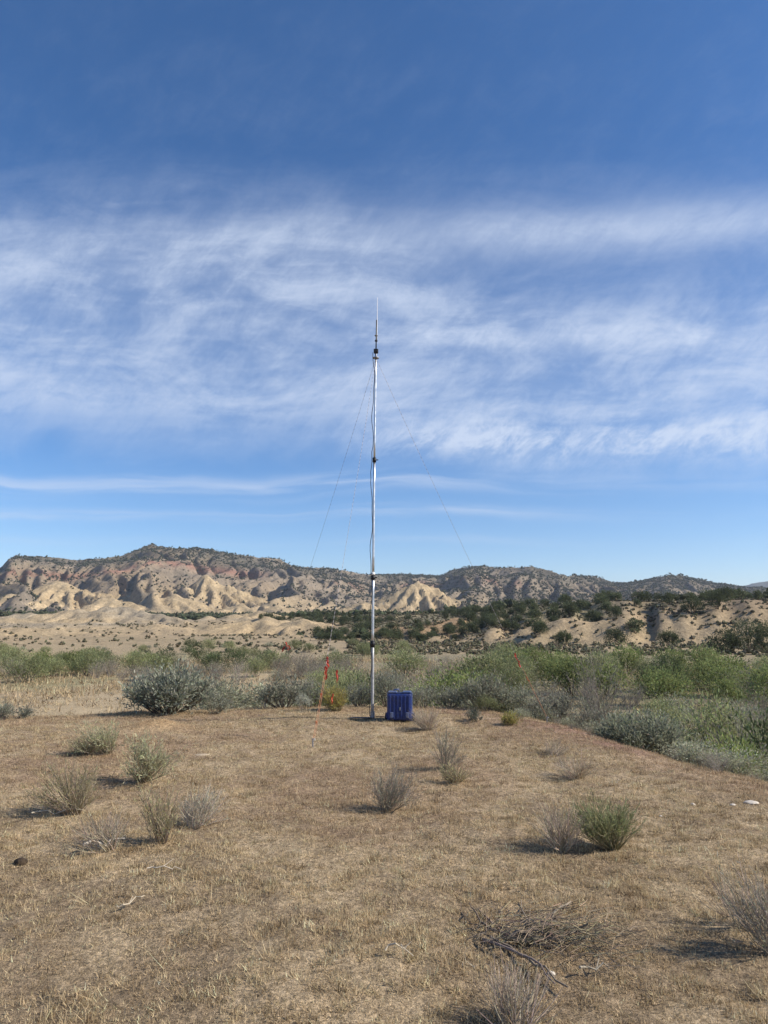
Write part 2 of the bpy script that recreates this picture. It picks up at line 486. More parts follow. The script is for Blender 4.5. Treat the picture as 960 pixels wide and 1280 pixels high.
HILL, HCELL = h, 1.6
def hill_z(x, y):
    fx = np.clip((np.asarray(x) - hx[0]) / HCELL, 0, len(hx) - 1.01); fy = np.clip((np.asarray(y) - hy[0]) / HCELL, 0, len(hy) - 1.01)
    ix = fx.astype(int); iy = fy.astype(int); tx = fx - ix; ty = fy - iy
    return (HILL[iy, ix] * (1 - tx) + HILL[iy, ix + 1] * tx) * (1 - ty) + (HILL[iy + 1, ix] * (1 - tx) + HILL[iy + 1, ix + 1] * tx) * ty
def land_z(x, y):
    z = H(x, y); r = np.hypot(x, y)
    return np.where((r > 200) & (np.asarray(y) > 192), np.maximum(hill_z(x, y), z - 7.0 * sstep(215, 245, r)), z)

# ---- mountains: 850 to 3000 m
g3 = np.random.default_rng(11)
MC = 3.8
mx = np.arange(-1900, 1901, MC); my = np.arange(880, 2900, MC)
MX, MY = np.meshgrid(mx, my)
rr = np.hypot(MX, MY); aa = np.arctan2(MX, MY)
sil = [(-260, 718), (-120, 708), (-40, 716), (0, 711), (10, 700), (20, 696), (60, 697), (90, 701), (122, 700), (150, 697), (164, 693), (177, 686), (189, 682.5), (202, 684), (218, 687), (240, 687), (262, 688), (290, 694), (330, 699),
       (350, 700), (372, 710), (420, 712), (455, 719), (510, 719), (550, 721), (566, 714), (580, 710), (600, 709), (640, 711), (665, 710), (690, 717), (715, 722), (745, 724), (772, 731), (790, 731),
       (812, 727), (835, 722), (858, 723), (880, 728), (905, 733), (930, 736), (960, 737), (1040, 738), (1150, 742)]
SA = np.array([az_el(*p)[0] for p in sil]); SS = np.array([az_el(*p)[2] for p in sil])
rc = np.interp(aa, np.array([az_el(p, 720)[0] for p in (-200, 0, 190, 330, 460, 520, 600, 700, 740, 830, 900, 1000)]), [1900, 1900, 2000, 1850, 2000, 2350, 1900, 1750, 2200, 2050, 2300, 2300.])
rc = rc + 140 * (fbm(aa * 9, rr * 0 + 1, 3, 81) - .5)
hc = np.interp(aa, SA, SS) * rc
r0 = 1000 + 130 * (fbm(aa * 7, rr * 0, 3, 82) - .5) + 120 * sstep(.15, .35, aa)
zb = 3.5 + (rr - 700) * .008
u = (rr - r0) / (rc - r0)
uf = np.clip(u, 0, 1)
sx = aa * 1500
wx = sx + 200 * (fbm(MX * .003, MY * .003, 3, 83) - .5)
sp1 = tri(wx * .0034 + .9 * fbm(MX * .002, MY * .002, 2, 84)) - .5
sp2 = tri(wx * .0105 + 1.2 * fbm(MX * .004, MY * .004, 3, 85)) - .5 + .45 * (tri(wx * .031 + 1.4 * fbm(MX * .006, MY * .006, 3, 86)) - .5)
prof = .30 * uf + .70 * uf ** 1.7
m = zb + (hc - zb) * prof + (hc - zb) * (4 * uf * (1 - uf)) * (.33 * sp1 + .15 * sp2) * (1 - .25 * uf)
m = np.where(u > 1, hc - (u - 1) * (rc - r0) * .30 + 15 * (fbm(MX * .006, MY * .006, 3, 86) - .5), m)
m = np.where(u < 0, zb, m)
m = np.maximum(m, zb)
# yellow badland cones at the foot
mk_mask = np.zeros_like(m)
for i, (px, py, rk, rad, kk, st) in enumerate([(520, 724, 1180, 150, 15, 1.2), (452, 751, 1120, 90, 11, 1.5), (258, 720, 1350, 210, 17, 1.25), (215, 742, 1150, 130, 14, 1.4),
        (80, 724, 1320, 250, 20, 1.4), (10, 741, 1190, 150, 14, 1.5), (140, 748, 1130, 120, 12, 1.6), (-70, 735, 1230, 200, 16, 1.4), (350, 756, 1120, 90, 10, 1.8), (300, 753, 1130, 90, 10, 1.7)]):
    p = at(px, py, rk)
    c = cone(MX, MY, p, zb - 1, rad, kk, 300 + i * 7, 1.18, 1.0, st, 0.0, .25)
    mk_mask = np.maximum(mk_mask, np.where(c > m - 2, np.clip((c - 4) / (p[2] - 4), 0, 1), 0))
    m = np.maximum(m, c)
# resistant beds make ledges
frac = (m - zb) / np.maximum(20, hc - zb)
led = np.sin((m + 14 * (fbm(MX * .004, MY * .004, 3, 88) - .5)) * .16) * 2.2
m = m + led * sstep(.2, .5, frac) * sstep(1.15, 1.0, u)
m = m + 9 * (fbm(MX * .02, MY * .02, 4, 89) - .5) * sstep(.05, .4, frac)
m = m + 9 * (ridged(MX * .0085 + 4, MY * .0085, 4, 98) - .5) * sstep(.0, .35, frac) * sstep(1.3, 1.0, u)
m = carve(m, MC, 190000, 70, 8, g3, 1.8, 2.4, 1.35, None, .006)
m = m + 3.0 * (fbm(MX * .06, MY * .06, 4, 99) - .5) * sstep(.02, .2, frac)
# make the skyline agree with the survey of the ridge
elev = np.where(rr > 1300, (m - CAM_Z) / rr, -1)
bins = np.linspace(-.75, .75, 500)
bi = np.clip(np.digitize(aa, bins), 0, 500)
mxs = np.full(501, -1.0); np.maximum.at(mxs, bi, elev)
tgt = np.interp(bins, SA, SS)
ratio = np.array([(t + .0) / max(.005, v) for t, v in zip(tgt, mxs[:500])])
ratio = np.convolve(np.pad(ratio, 3, mode='edge'), np.ones(7) / 7, 'valid')
rat = np.interp(aa, bins, np.clip(ratio, .5, 1.8))
m = zb + (m - zb) * (1 + (rat * (1.02 + .05 * sstep(.15, .3, aa)) - 1) * sstep(.15, .6, uf))
m[0, :] -= 30
gyy, gxx = np.gradient(m, MC); slope = np.hypot(gxx, gyy)
frac = (m - zb) / np.maximum(20, hc - zb)
n1 = fbm(MX * .004, MY * .004, 4, 91); n2 = fbm(MX * .012, MY * .012, 4, 92)
yel = np.array([.41, .315, .19]); gry = np.array([.20, .165, .123]); red = np.array([.225, .118, .085]); tanm = np.array([.245, .19, .128]); duff = np.array([.11, .102, .078])
leftm = sstep(.0, -.22, aa)
c = np.zeros(m.shape + (3,)) + gry
c = c + (tanm - c) * (sstep(.38, .62, n1) * (.35 + .5 * leftm))[..., None]
yl = np.maximum(sstep(.08, .4, mk_mask), sstep(.34, .14, frac) * sstep(.42, .58, n1 + .1 * leftm) * (.35 + .55 * leftm))
c = c + (yel - c) * (yl * .95)[..., None]
band = np.exp(-((frac - .66 + .12 * (n1 - .5)) / .07) ** 2) * sstep(-.14, -.20, aa) * sstep(.42, .55, n2 + .05)
band = np.maximum(band, .7 * np.exp(-((frac - .62) / .10) ** 2) * sstep(-.16, -.05, aa) * sstep(.5, .66, n2))
c = c + (red - c) * (.85 * np.clip(band, 0, 1))[..., None]
top = sstep(.66, .92, frac) * sstep(.35, .6, n2 + .1)
c = c + (duff - c) * (.75 * top)[..., None]
c = c * (1 - .22 * sstep(.12, .34, aa))[..., None]
c = c * (1 + .30 * (vnoise(m * .16 + n1 * 3, MX * .002, 93) - .5))[..., None]
o = mk('mountains', np.stack([MX, MY, m], -1).reshape(-1, 3), [grid_faces(*m.shape)], M_mount, None, c.reshape(-1, 3), None, True)
o['kind'] = 'structure'
MT, MFRAC, MN, MSLOPE, MYL = m, frac, n1, slope, yl

# far blue ridge seen past the right shoulder
fa = np.linspace(-.6, .75, 500); fr = np.linspace(5200, 7400, 60)
FA, FR = np.meshgrid(fa, fr)
fs = np.interp(FA, [az_el(p, 700)[0] for p in (-200, 400, 560, 700, 760, 800, 860, 900, 925, 945, 970, 1050, 1200)], [az_el(480, y)[2] for y in (748, 742, 738, 734, 729, 730, 740, 740, 737, 733, 731, 733, 740)])
fu = (FR - 5200) / 1100
fz = fs * 6300 * np.where(fu < 1, np.clip(fu, 0, 1) ** .9, 1 - (fu - 1) * .5) * (1 + .22 * (ridged(FA * 26, FR * .0009, 4, 95) - .6) * (np.abs(fu - 1) > .08))
o = mk('distant_ridge', np.stack([FR * np.sin(FA), FR * np.cos(FA), fz - 20 * (fu < .05)], -1).reshape(-1, 3), [grid_faces(*FA.shape)], M_mount, None,
       np.tile(np.array([.06, .068, .062]), (FA.size, 1)), None, True)
o['kind'] = 'structure'

# ------------------------------------------------------------------ tagging
def tag(o, label=None, cat=None, group=None, kind=None):
    if label: o['label'] = label
    if cat: o['category'] = cat
    if group: o['group'] = group
    if kind: o['kind'] = kind
    return o
def empty(name, loc, label, cat, group=None, rz=0):
    o = bpy.data.objects.new(name, None); col.objects.link(o); o.empty_display_size = .1
    o.location = loc; o.rotation_euler = (0, 0, rz)
    return tag(o, label, cat, group)
def dup_tree(o, loc, rz=0, sc=(1, 1, 1)):
    c = o.copy(); col.objects.link(c); c.location = loc; c.rotation_euler = (0, 0, rz); c.scale = sc
    for ch in list(o.children):
        d = ch.copy(); col.objects.link(d); d.parent = c
    return c

def cvar(base, n, g, amt=.18, hue=.06):
    k = 1 + amt * g.normal(size=(n, 1)); q = 1 + hue * g.normal(size=(n, 3))
    return np.clip(np.array(base) * k * q, .003, .9)

# ------------------------------------------------------------------ plants
def stem_lines(n, k, h, spread, g, base=.05, curve=.5, wob=.06, lean=(0, 0), hmin=.45):
    """stems fanning from a crown; returns (n,k,3)"""
    ph = g.random(n) * 2 * math.pi; q = np.sqrt(g.random(n))
    hh = h * (hmin + (1 - hmin) * g.random(n)) * (1 - .25 * q * q)
    b = np.stack([np.cos(ph) * q * base, np.sin(ph) * q * base, np.full(n, -.02)], 1)
    ph2 = ph + g.normal(size=n) * .5
    tip = np.stack([np.cos(ph2) * q * spread + lean[0], np.sin(ph2) * q * spread + lean[1], hh], 1)
    t = np.linspace(0, 1, k)[None, :, None]
    mid = b * .4 + tip * .6; mid[:, :2] = b[:, :2] + (tip[:, :2] - b[:, :2]) * (.6 - .25 * curve); mid[:, 2] = hh * (.6)
    P = (1 - t) ** 2 * b[:, None] + 2 * t * (1 - t) * mid[:, None] + t * t * tip[:, None]
    P = P + g.normal(size=P.shape) * wob * h * .25 * t
    return P

def side_twigs(P, n, ln, g, k=3, tmin=.35):
    i = g.integers(0, len(P), n); t = tmin + (1 - tmin) * g.random(n)
    kk = P.shape[1]; f = t * (kk - 1); a = np.minimum(f.astype(int), kk - 2); w = (f - a)[:, None]
    p = P[i, a] * (1 - w) + P[i, a + 1] * w
    d = P[i, a + 1] - P[i, a]; d /= np.linalg.norm(d, axis=1, keepdims=True) + 1e-9
    d = d + g.normal(size=d.shape) * .45; d[:, 2] = np.abs(d[:, 2]) + .15; d /= np.linalg.norm(d, axis=1, keepdims=True)
    L = ln * (.4 + .6 * g.random(n))[:, None, None]
    tt = np.linspace(0, 1, k)[None, :, None]
    return p[:, None] + d[:, None] * tt * L + np.array([0, 0, 1.]) * (tt ** 2) * L * .25

def along(P, n, g, tmin=.3):
    i = g.integers(0, len(P), n); t = tmin + (1 - tmin) * g.random(n) ** .8
    kk = P.shape[1]; f = t * (kk - 1); a = np.minimum(f.astype(int), kk - 2); w = (f - a)[:, None]
    p = P[i, a] * (1 - w) + P[i, a + 1] * w
    d = P[i, a + 1] - P[i, a]; d /= np.linalg.norm(d, axis=1, keepdims=True) + 1e-9
    return p, d

def brush(name, h, w, n_stem, n_twig, n_leaf, stem_c, leaf_c, g, leaf_l=.03, leaf_w=.006, r0=.004, curve=.5, base=.05, twig_l=.14, lean=(0, 0), straw=0, straw_c=(.42, .34, .2), hmin=.45, kw_wob=True):
    """open twiggy desert shrub: Empty > stems, foliage"""
    P = stem_lines(n_stem, 5, h, w * .5, g, base, curve, .13 if kw_wob else .07, lean, hmin)
    st = MB(); V, F = tubes(P, np.linspace(1, .35, 5)[None] * (r0 * (.6 + .8 * g.random(n_stem)))[:, None])
    st.add(V, F, np.repeat(cvar(stem_c, n_stem, g), 15, 0))
    T = side_twigs(P, n_twig, twig_l, g)
    V, F = tubes(T, np.linspace(.55, .25, 3)[None] * r0)
    st.add(V, F, np.repeat(cvar(np.array(stem_c) * 1.1, n_twig, g), 9, 0))
    fo = MB()
    p, d = along(T, int(n_leaf * .7), g, .1); p2, d2 = along(P, n_leaf - len(p), g, .45)
    p = np.vstack([p, p2]); d = np.vstack([d, d2]) + g.normal(size=(n_leaf, 3)) * .35
    V, F = leaves(p, d, leaf_l * (.6 + .8 * g.random(n_leaf)), leaf_w * (.7 + .6 * g.random(n_leaf)), g)
    fo.add(V, F, np.repeat(cvar(leaf_c, n_leaf, g), 4, 0))
    if straw:
        S = stem_lines(straw, 4, h * 1.12, w * .62, g, base, curve * .8, .05, lean, .7)
        V, F = tubes(S, np.linspace(.8, .3, 4)[None] * r0 * .7); fo.add(V, F, np.repeat(cvar(straw_c, straw, g), 12, 0))
    return st, fo

def put_brush(name, px, py, wpx, hpx, label, cat='shrub', group=None, dens=1.0, kind='rabbit', seed=0, lean=(0, 0), pt=None):
    hpx *= .86
    g = np.random.default_rng(1000 + seed)
    p = gp(px, py) if pt is None else np.array(pt)
    s = np.hypot(p[0], p[1]) / F_PX * 1.03
    w, h = wpx * s, hpx * s
    kinds = dict(
        rabbit=dict(n_stem=int(90 * dens), n_twig=int(330 * dens), n_leaf=int(1500 * dens), stem_c=(.22, .18, .13), leaf_c=(.29, .265, .14), leaf_l=.035, leaf_w=.005, r0=.0036, straw=int(60 * dens), straw_c=(.40, .33, .19)),
        green=dict(n_stem=int(130 * dens), n_twig=int(380 * dens), n_leaf=int(2600 * dens), stem_c=(.16, .15, .09), leaf_c=(.20, .21, .10), leaf_l=.05, leaf_w=.0045, r0=.0032, straw=int(30 * dens), straw_c=(.36, .33, .17), base=.035, curve=.15),
        grey=dict(n_stem=int(80 * dens), n_twig=int(420 * dens), n_leaf=int(900 * dens), stem_c=(.25, .215, .17), leaf_c=(.29, .275, .20), leaf_l=.025, leaf_w=.006, r0=.0032, twig_l=.16),
        pale=dict(n_stem=int(90 * dens), n_twig=int(340 * dens), n_leaf=int(2200 * dens), stem_c=(.24, .21, .15), leaf_c=(.34, .335, .20), leaf_l=.045, leaf_w=.007, r0=.0036, straw=int(40 * dens), straw_c=(.42, .36, .22)),
        dry=dict(n_stem=int(60 * dens), n_twig=int(300 * dens), n_leaf=int(300 * dens), stem_c=(.28, .23, .175), leaf_c=(.34, .28, .18), leaf_l=.03, leaf_w=.004, r0=.0035, twig_l=.18, straw=int(30 * dens)),
        yellow=dict(n_stem=int(150 * dens), n_twig=int(400 * dens), n_leaf=int(2600 * dens), stem_c=(.17, .14, .09), leaf_c=(.30, .27, .085), leaf_l=.05, leaf_w=.008, r0=.004, straw=int(80 * dens), straw_c=(.40, .34, .15), base=.1),
    )[kind]
    for q in ('stem_c', 'leaf_c'): kinds[q] = tuple(np.array(kinds[q]) * 1.15)
    kinds['r0'] *= .8; kinds['n_leaf'] = int(kinds['n_leaf'] * .8)
    if lean == (0, 0): lean = (g.normal() * .16 * w, g.normal() * .16 * w)
    kinds['curve'] = kinds.get('curve', .5) + (.35 * g.random() if kind != 'green' else 0)
    st, fo = brush(name, h, w, g=g, lean=lean, hmin=.22 if kind != 'green' else .6, kw_wob=(kind != 'green'), **kinds)
    e = empty(name, (p[0], p[1], gz(p[0], p[1])), label, cat, group)
    st.build('stems', M_twig, e); fo.build('foliage', M_leaf, e)
    return e

def sage_mesh(h, w, g, nb=26, leaf_n=5200, leaf_l=.05, leaf_w=.014, c=(.25, .255, .19), woody=(.16, .13, .10), dep=1.0, core=0.0):
    """dense rounded sagebrush: many upright clumps of silvery leaves over twisted wood"""
    ph = g.random(nb) * 2 * math.pi; q = np.sqrt(g.random(nb)) ** .8
    top = np.stack([np.cos(ph) * q * w * .46, np.sin(ph) * q * w * .46 * dep, h * (.45 + .45 * (1 - q ** 2)) * (.72 + .45 * g.random(nb))], 1)
    t = np.linspace(0, 1, 5)[None, :, None]
    b = top * np.array([.18, .18, 0]); mid = top * np.array([.75, .75, .45])
    P = (1 - t) ** 2 * b[:, None] + 2 * t * (1 - t) * mid[:, None] + t * t * top[:, None] + g.normal(size=(nb, 5, 3)) * .02 * w * t
    st = MB(); V, F = tubes(P, np.linspace(1, .3, 5)[None] * .012 * w, 4); st.add(V, F, np.repeat(cvar(woody, nb, g), 20, 0))
    T = side_twigs(P, nb * 9, .32 * h, g, 3, .3)
    V, F = tubes(T, np.array([[.5, .35, .2]]) * .006 * w); st.add(V, F, np.repeat(cvar(woody, len(T), g), 9, 0))
    fo = MB()
    n1 = leaf_n // 2
    p, d = along(T, leaf_n - n1, g, .25)
    i = g.integers(0, nb, n1)
    sg = w * .075
    p1 = top[i] + g.normal(size=(n1, 3)) * np.array([sg, sg, sg * 1.15])
    d1 = (p1 - top[i] * np.array([1, 1, .8])); d1[:, 2] = np.abs(d1[:, 2]) + .02
    p = np.vstack([p, p1]); d = np.vstack([d, d1 / (np.linalg.norm(d1, axis=1, keepdims=True) + 1e-9)]) + g.normal(size=(leaf_n, 3)) * .4
    p[:, 2] = np.maximum(p[:, 2], .01)
    clump = 1 + .16 * g.normal(size=nb)
    cc = cvar(c, leaf_n, g, .16, .04)
    cc[len(p) - n1:] *= clump[i][:, None]
    V, F = leaves(p, d, leaf_l * (.6 + .8 * g.random(leaf_n)), leaf_w * (.7 + .6 * g.random(leaf_n)), g)
    fo.add(V, F, np.repeat(np.clip(cc, .01, .9), 4, 0))
    return st, fo

def put_sage(name, px, py, wpx, hpx, label, group=None, seed=0, c=(.25, .255, .19), nb=26, leaf_n=4200, dist=None, **kw):
    g = np.random.default_rng(2000 + seed)
    p = gp(px, py)
    if dist is not None:
        a = az_el(px, py)[0]; p = np.array([math.sin(a) * dist, math.cos(a) * dist, 0])
    s = np.hypot(p[0], p[1]) / F_PX * 1.03
    sc = max(.6, min(2.0, s * wpx / .9))
    st, fo = sage_mesh(hpx * s, wpx * s, g, nb, leaf_n, .05 * sc, .015 * sc, c, **kw)
    e = empty(name, (p[0], p[1], gz(p[0], p[1]) - .02), label, 'shrub', group)
    st.build('stems', M_twig, e); fo.build('foliage', M_leaf, e)
    return e

# ---- shrubs one can tell apart on the knoll
put_brush('rabbitbrush', 484, 1014, 50, 56, 'grey green rabbitbrush alone in the middle of the dry grass, casting a shadow left', kind='grey', seed=1, dens=1.1)
put_brush('rabbitbrush', 557, 961, 40, 46, 'slender grey rabbitbrush with pale tips just right of and below the blue case', kind='grey', seed=2, dens=.8)
put_brush('rabbitbrush', 766, 1061, 72, 46, 'fan shaped dark green shrub with straight stems on the right of the grass', kind='green', seed=3, dens=1.3)
put_brush('rabbitbrush', 701, 1064, 46, 50, 'bare grey brown twiggy shrub beside the fan shaped dark green one', kind='dry', seed=4, dens=1.0)
put_brush('rabbitbrush', 92, 1017, 74, 62, 'bushy straw tipped shrub nearest the left edge of the photo, dark at its base', kind='rabbit', seed=5, dens=1.2)
put_brush('rabbitbrush', 178, 977, 62, 58, 'pale green shrub with bare white stems at its base, on the left knoll', kind='pale', seed=6, dens=1.1)
put_brush('rabbitbrush', 134, 942, 46, 38, 'feathery pale shrub on the left nearest the ant mound, dark clump at its foot', kind='pale', seed=7, dens=1.0)
put_brush('rabbitbrush', 105, 944, 36, 20, 'low dark brown clump on the left under the feathery pale shrub', kind='rabbit', seed=27, dens=.9)
put_brush('rabbitbrush', 200, 1052, 52, 72, 'tall sparse see through shrub with straw coloured stems on the left', kind='rabbit', seed=8, dens=.55)
put_brush('rabbitbrush', 242, 1034, 58, 40, 'spreading grey shrub with one upright bleached stem, beside the tall sparse shrub', kind='grey', seed=9, dens=.8)
put_brush('rabbitbrush', 136, 1062, 66, 30, 'flat dead twiggy shrub lowest of the cluster on the left', kind='dry', seed=10, dens=.7)
put_brush('rabbitbrush', 535, 913, 34, 24, 'small dried grey brown shrub close to the right side of the blue case', kind='dry', seed=11, dens=1.6)
put_brush('rabbitbrush', 419, 889, 31, 34, 'yellow green rabbitbrush with red tape on it, left of the mast base', kind='yellow', seed=12, dens=1.2)
put_brush('rabbitbrush', 634, 906, 18, 12, 'tiny yellowish tuft on the bare rim, right of the small dark sage', kind='yellow', seed=13, dens=.4)
put_brush('rabbitbrush', 570, 977, 30, 14, 'low brown tuft just below the slender grey shrub', kind='rabbit', seed=14, dens=.6)
put_brush('rabbitbrush', 722, 972, 44, 20, 'low straggly grey shrub on the slope between the mast and the white stones', kind='dry', seed=15, dens=.9)
put_brush('rabbitbrush', 974, 1194, 70, 90, 'dark shrub cut by the right edge of the photo, nearest to the camera there', kind='grey', seed=16, dens=.75, lean=(0, 0))
put_brush('rabbitbrush', 930, 1160, 60, 46, 'thin grey twigs spreading left from the dark shrub at the right edge', kind='dry', seed=17, dens=.35, lean=(-.05, 0))
put_brush('rabbitbrush', 642, 1294, 52, 40, 'dead grey shrub cut by the bottom edge of the photo', kind='dry', seed=18, dens=.9)
put_brush('rabbitbrush', 325, 885, 16, 12, 'small dry tuft on the crest beside the left end of the sage row', kind='rabbit', seed=19, dens=.4)
put_brush('rabbitbrush', 850, 950, 26, 18, 'small brown shrub at the rim below the big sage on the right', kind='rabbit', seed=20, dens=.6)
put_brush('rabbitbrush', 690, 945, 26, 10, 'flat brown tuft on the slope above the low straggly grey shrub', kind='dry', seed=21, dens=.5)

SG = 'sagebrush along the crest'
put_sage('sagebrush', 212, 884, 90, 47, 'largest dark grey green sagebrush, standing on the crest at the left', None, 1, (.25, .26, .195), 48, 8200, dist=14.4)
put_sage('sagebrush', 268, 883, 40, 20, 'low pale sagebrush touching the right side of the largest one', None, 2, (.28, .28, .21), 16, 2200, dist=14.3)
put_sage('sagebrush', -2, 890, 26, 24, 'sagebrush cut by the left edge of the photo on the crest', None, 3, (.22, .225, .17), 14, 1600, dist=14.6)
put_sage('sagebrush', 18, 890, 40, 12, 'flat sagebrush on the crest next to the one cut by the left edge', None, 33, (.22, .225, .17), 14, 1300, dist=14.8)
put_sage('sagebrush', 356, 881, 58, 34, 'silvery sagebrush at the left end of the row behind the mast', SG, 4, (.25, .25, .185), 22, 3800, dist=14.9)
put_sage('sagebrush', 392, 881, 44, 30, 'dark sagebrush behind the yellow green shrub with red tape', SG, 5, (.21, .215, .16), 20, 2800, dist=15.0)
put_sage('sagebrush', 378, 884, 22, 18, 'small whitish sagebrush in front of the row left of the mast', SG, 6, (.33, .33, .26), 10, 1000, dist=13.7)
put_sage('sagebrush', 484, 880, 46, 40, 'dark rounded sagebrush directly behind the gap between mast and blue case', SG, 7, (.2, .205, .15), 24, 3400, dist=15.0)
put_sage('sagebrush', 448, 878, 40, 26, 'grey sagebrush just left of the mast pole', SG, 8, (.24, .24, .18), 18, 2400, dist=15.4)
put_sage('sagebrush', 528, 881, 40, 28, 'grey sagebrush at the right shoulder of the blue case', SG, 9, (.25, .25, .19), 18, 2600, dist=15.0)
put_sage('sagebrush', 562, 882, 46, 22, 'low pale sagebrush between the blue case and the round olive sage', SG, 10, (.30, .30, .22), 18, 2400, dist=14.9)
put_sage('sagebrush', 606, 886, 62, 36, 'round olive grey sagebrush on the rim below the reddish twigs', SG, 11, (.21, .21, .15), 26, 4400, dist=14.6)
put_sage('sagebrush', 648, 890, 54, 30, 'grey sagebrush below the right red flag', SG, 12, (.26, .26, .19), 22, 3400, dist=14.8)
put_sage('sagebrush', 692, 898, 54, 34, 'silvery sagebrush on the rim where it starts to slope right', SG, 13, (.25, .245, .19), 22, 3400, dist=14.6)
put_sage('sagebrush', 735, 908, 50, 34, 'brownish sagebrush on the right rim before the big one', SG, 14, (.22, .205, .16), 22, 3200, dist=14.6)
put_sage('sagebrush', 800, 936, 84, 44, 'big dark leafy sagebrush on the right rim', SG, 15, (.21, .22, .155), 34, 6200, dist=12.4)
put_sage('sagebrush', 842, 946, 40, 26, 'pale small sagebrush leaning on the big one on the right rim', SG, 16, (.27, .265, .2), 16, 2000, dist=12.2)
put_sage('sagebrush', 955, 962, 40, 22, 'sagebrush at the right end of the rim near the photo edge', SG, 17, (.24, .245, .19), 18, 2600, dist=11.5)
put_sage('sagebrush', 591, 902, 22, 14, 'tiny dark sagebrush standing free on the bare rim', None, 18, (.13, .135, .10), 12, 1100)
put_sage('sagebrush', 870, 948, 30, 18, 'low grey sagebrush between the big one and the lime green willow', SG, 19, (.26, .25, .19), 14, 1300, dist=12.4)

# ---- dead branch pile
def branch_pile():
    g = np.random.default_rng(77)
    p = gp(692, 1182)
    e = empty('dead_branch_pile', (p[0], p[1], gz(p[0], p[1])), 'tangle of bleached grey dead branches lying flat on the grass', 'branches')
    e.scale = (.72, .9, .9)
    def line(x0, y0, L, ang, n=8, wig=.25, z=.03):
        P = [np.array([x0, y0, z])]; a = ang
        for i in range(n - 1):
            a += g.normal() * wig; P.append(P[-1] + np.array([math.cos(a), math.sin(a), g.normal() * .25]) * L / n)
        P = np.array(P); P[:, 2] = np.clip(P[:, 2], .01, .14); return P
    mains = []
    for i in range(11):
        c = [(-.42, .12), (-.30, .05), (-.18, .0), (-.05, -.03), (-.35, -.1)][i % 5]
        P = line(c[0] + g.normal() * .08, c[1] + g.normal() * .06, .35 + .5 * g.random(), g.normal() * .55 + (math.pi if i % 4 == 0 else 0), 9, .22, .04)
        b = MB(); V, F, T = tube_cap(P, np.linspace(1, .35, 9) * (.007 + .007 * g.random()), 6)
        cc = cvar((.27, .225, .165), 1, g, .25)[0]
        b.add(V, F, cc); b.F3.append(T + b.n - len(V)); b.m3 += [0] * len(T)
        b.build('branch', M_twig, e); mains.append(P)
    M = np.array(mains)
    for nm, n, c, ln, cx in (('twigs', 330, (.21, .165, .11), .3, .16), ('twigs', 160, (.13, .105, .08), .22, -.2)):
        i = g.integers(0, len(M), n); j = g.integers(0, 8, n)
        p0 = M[i, j] * .5 + np.stack([g.normal(size=n) * .2 + cx, g.normal(size=n) * .11, np.abs(g.normal(size=n)) * .03 + .01], 1)
        an = g.normal(size=n) * .8; L = ln * (.3 + .8 * g.random(n))
        k = np.linspace(0, 1, 4)[None, :, None]
        d = np.stack([np.cos(an), np.sin(an), .25 * g.random(n)], 1)
        P = p0[:, None] + d[:, None] * k * L[:, None, None] + g.normal(size=(n, 4, 3)) * .012
        P[..., 2] = np.maximum(P[..., 2], .005)
        b = MB(); V, F = tubes(P, np.linspace(1, .4, 4)[None] * .0024); b.add(V, F, np.repeat(cvar(c, n, g, .25), 12, 0)); b.build(nm, M_twig, e)
branch_pile()

# ---- sticks, stones, clods
def stick(px, py, L, ang, r, label, c=(.5, .46, .40), seed=0):
    g = np.random.default_rng(500 + seed); p = gp(px, py)
    k = 7; t = np.linspace(-.5, .5, k)
    P = np.stack([np.cos(ang) * t * L, np.sin(ang) * t * L, .03 + .02 * np.abs(np.sin(t * 5))], 1) + g.normal(size=(k, 3)) * .012
    f = np.array([P[3], P[3] + [.3 * L * math.cos(ang + .6), .3 * L * math.sin(ang + .6), .03]])
    b = MB()
    for Q, rr in ((P, np.linspace(1, .5, k) * r), (f, np.array([.6, .3]) * r)):
        V, F, T = tube_cap(Q, rr, 6); b.add(V, F, c); b.F3.append(T + b.n - len(V)); b.m3 += [0] * len(T)
    o = b.build('stick', M_twig, None, (p[0], p[1], gz(p[0], p[1]))); tag(o, label, 'stick')
stick(130, 1060, .26, .5, .011, 'bleached white stick at the foot of the flat dead shrub', (.46, .41, .34), 1)
stick(162, 1136, .16, .9, .005, 'thin pale stick lying in the grass at lower left', (.40, .34, .25), 2)
stick(498, 1196, .14, -.3, .005, 'thin pale stick on the grass left of the branch pile', (.40, .34, .25), 3)
stick(745, 1222, .18, .4, .006, 'pale stick just below the dead branch pile', (.38, .33, .25), 4)
stick(70, 1020, .4, .35, .006, 'long pale stick at the foot of the straw tipped shrub', (.44, .40, .32), 5)
stick(205, 1095, .22, .1, .004, 'slight grey stick below the tall sparse shrub', (.44, .38, .30), 6)

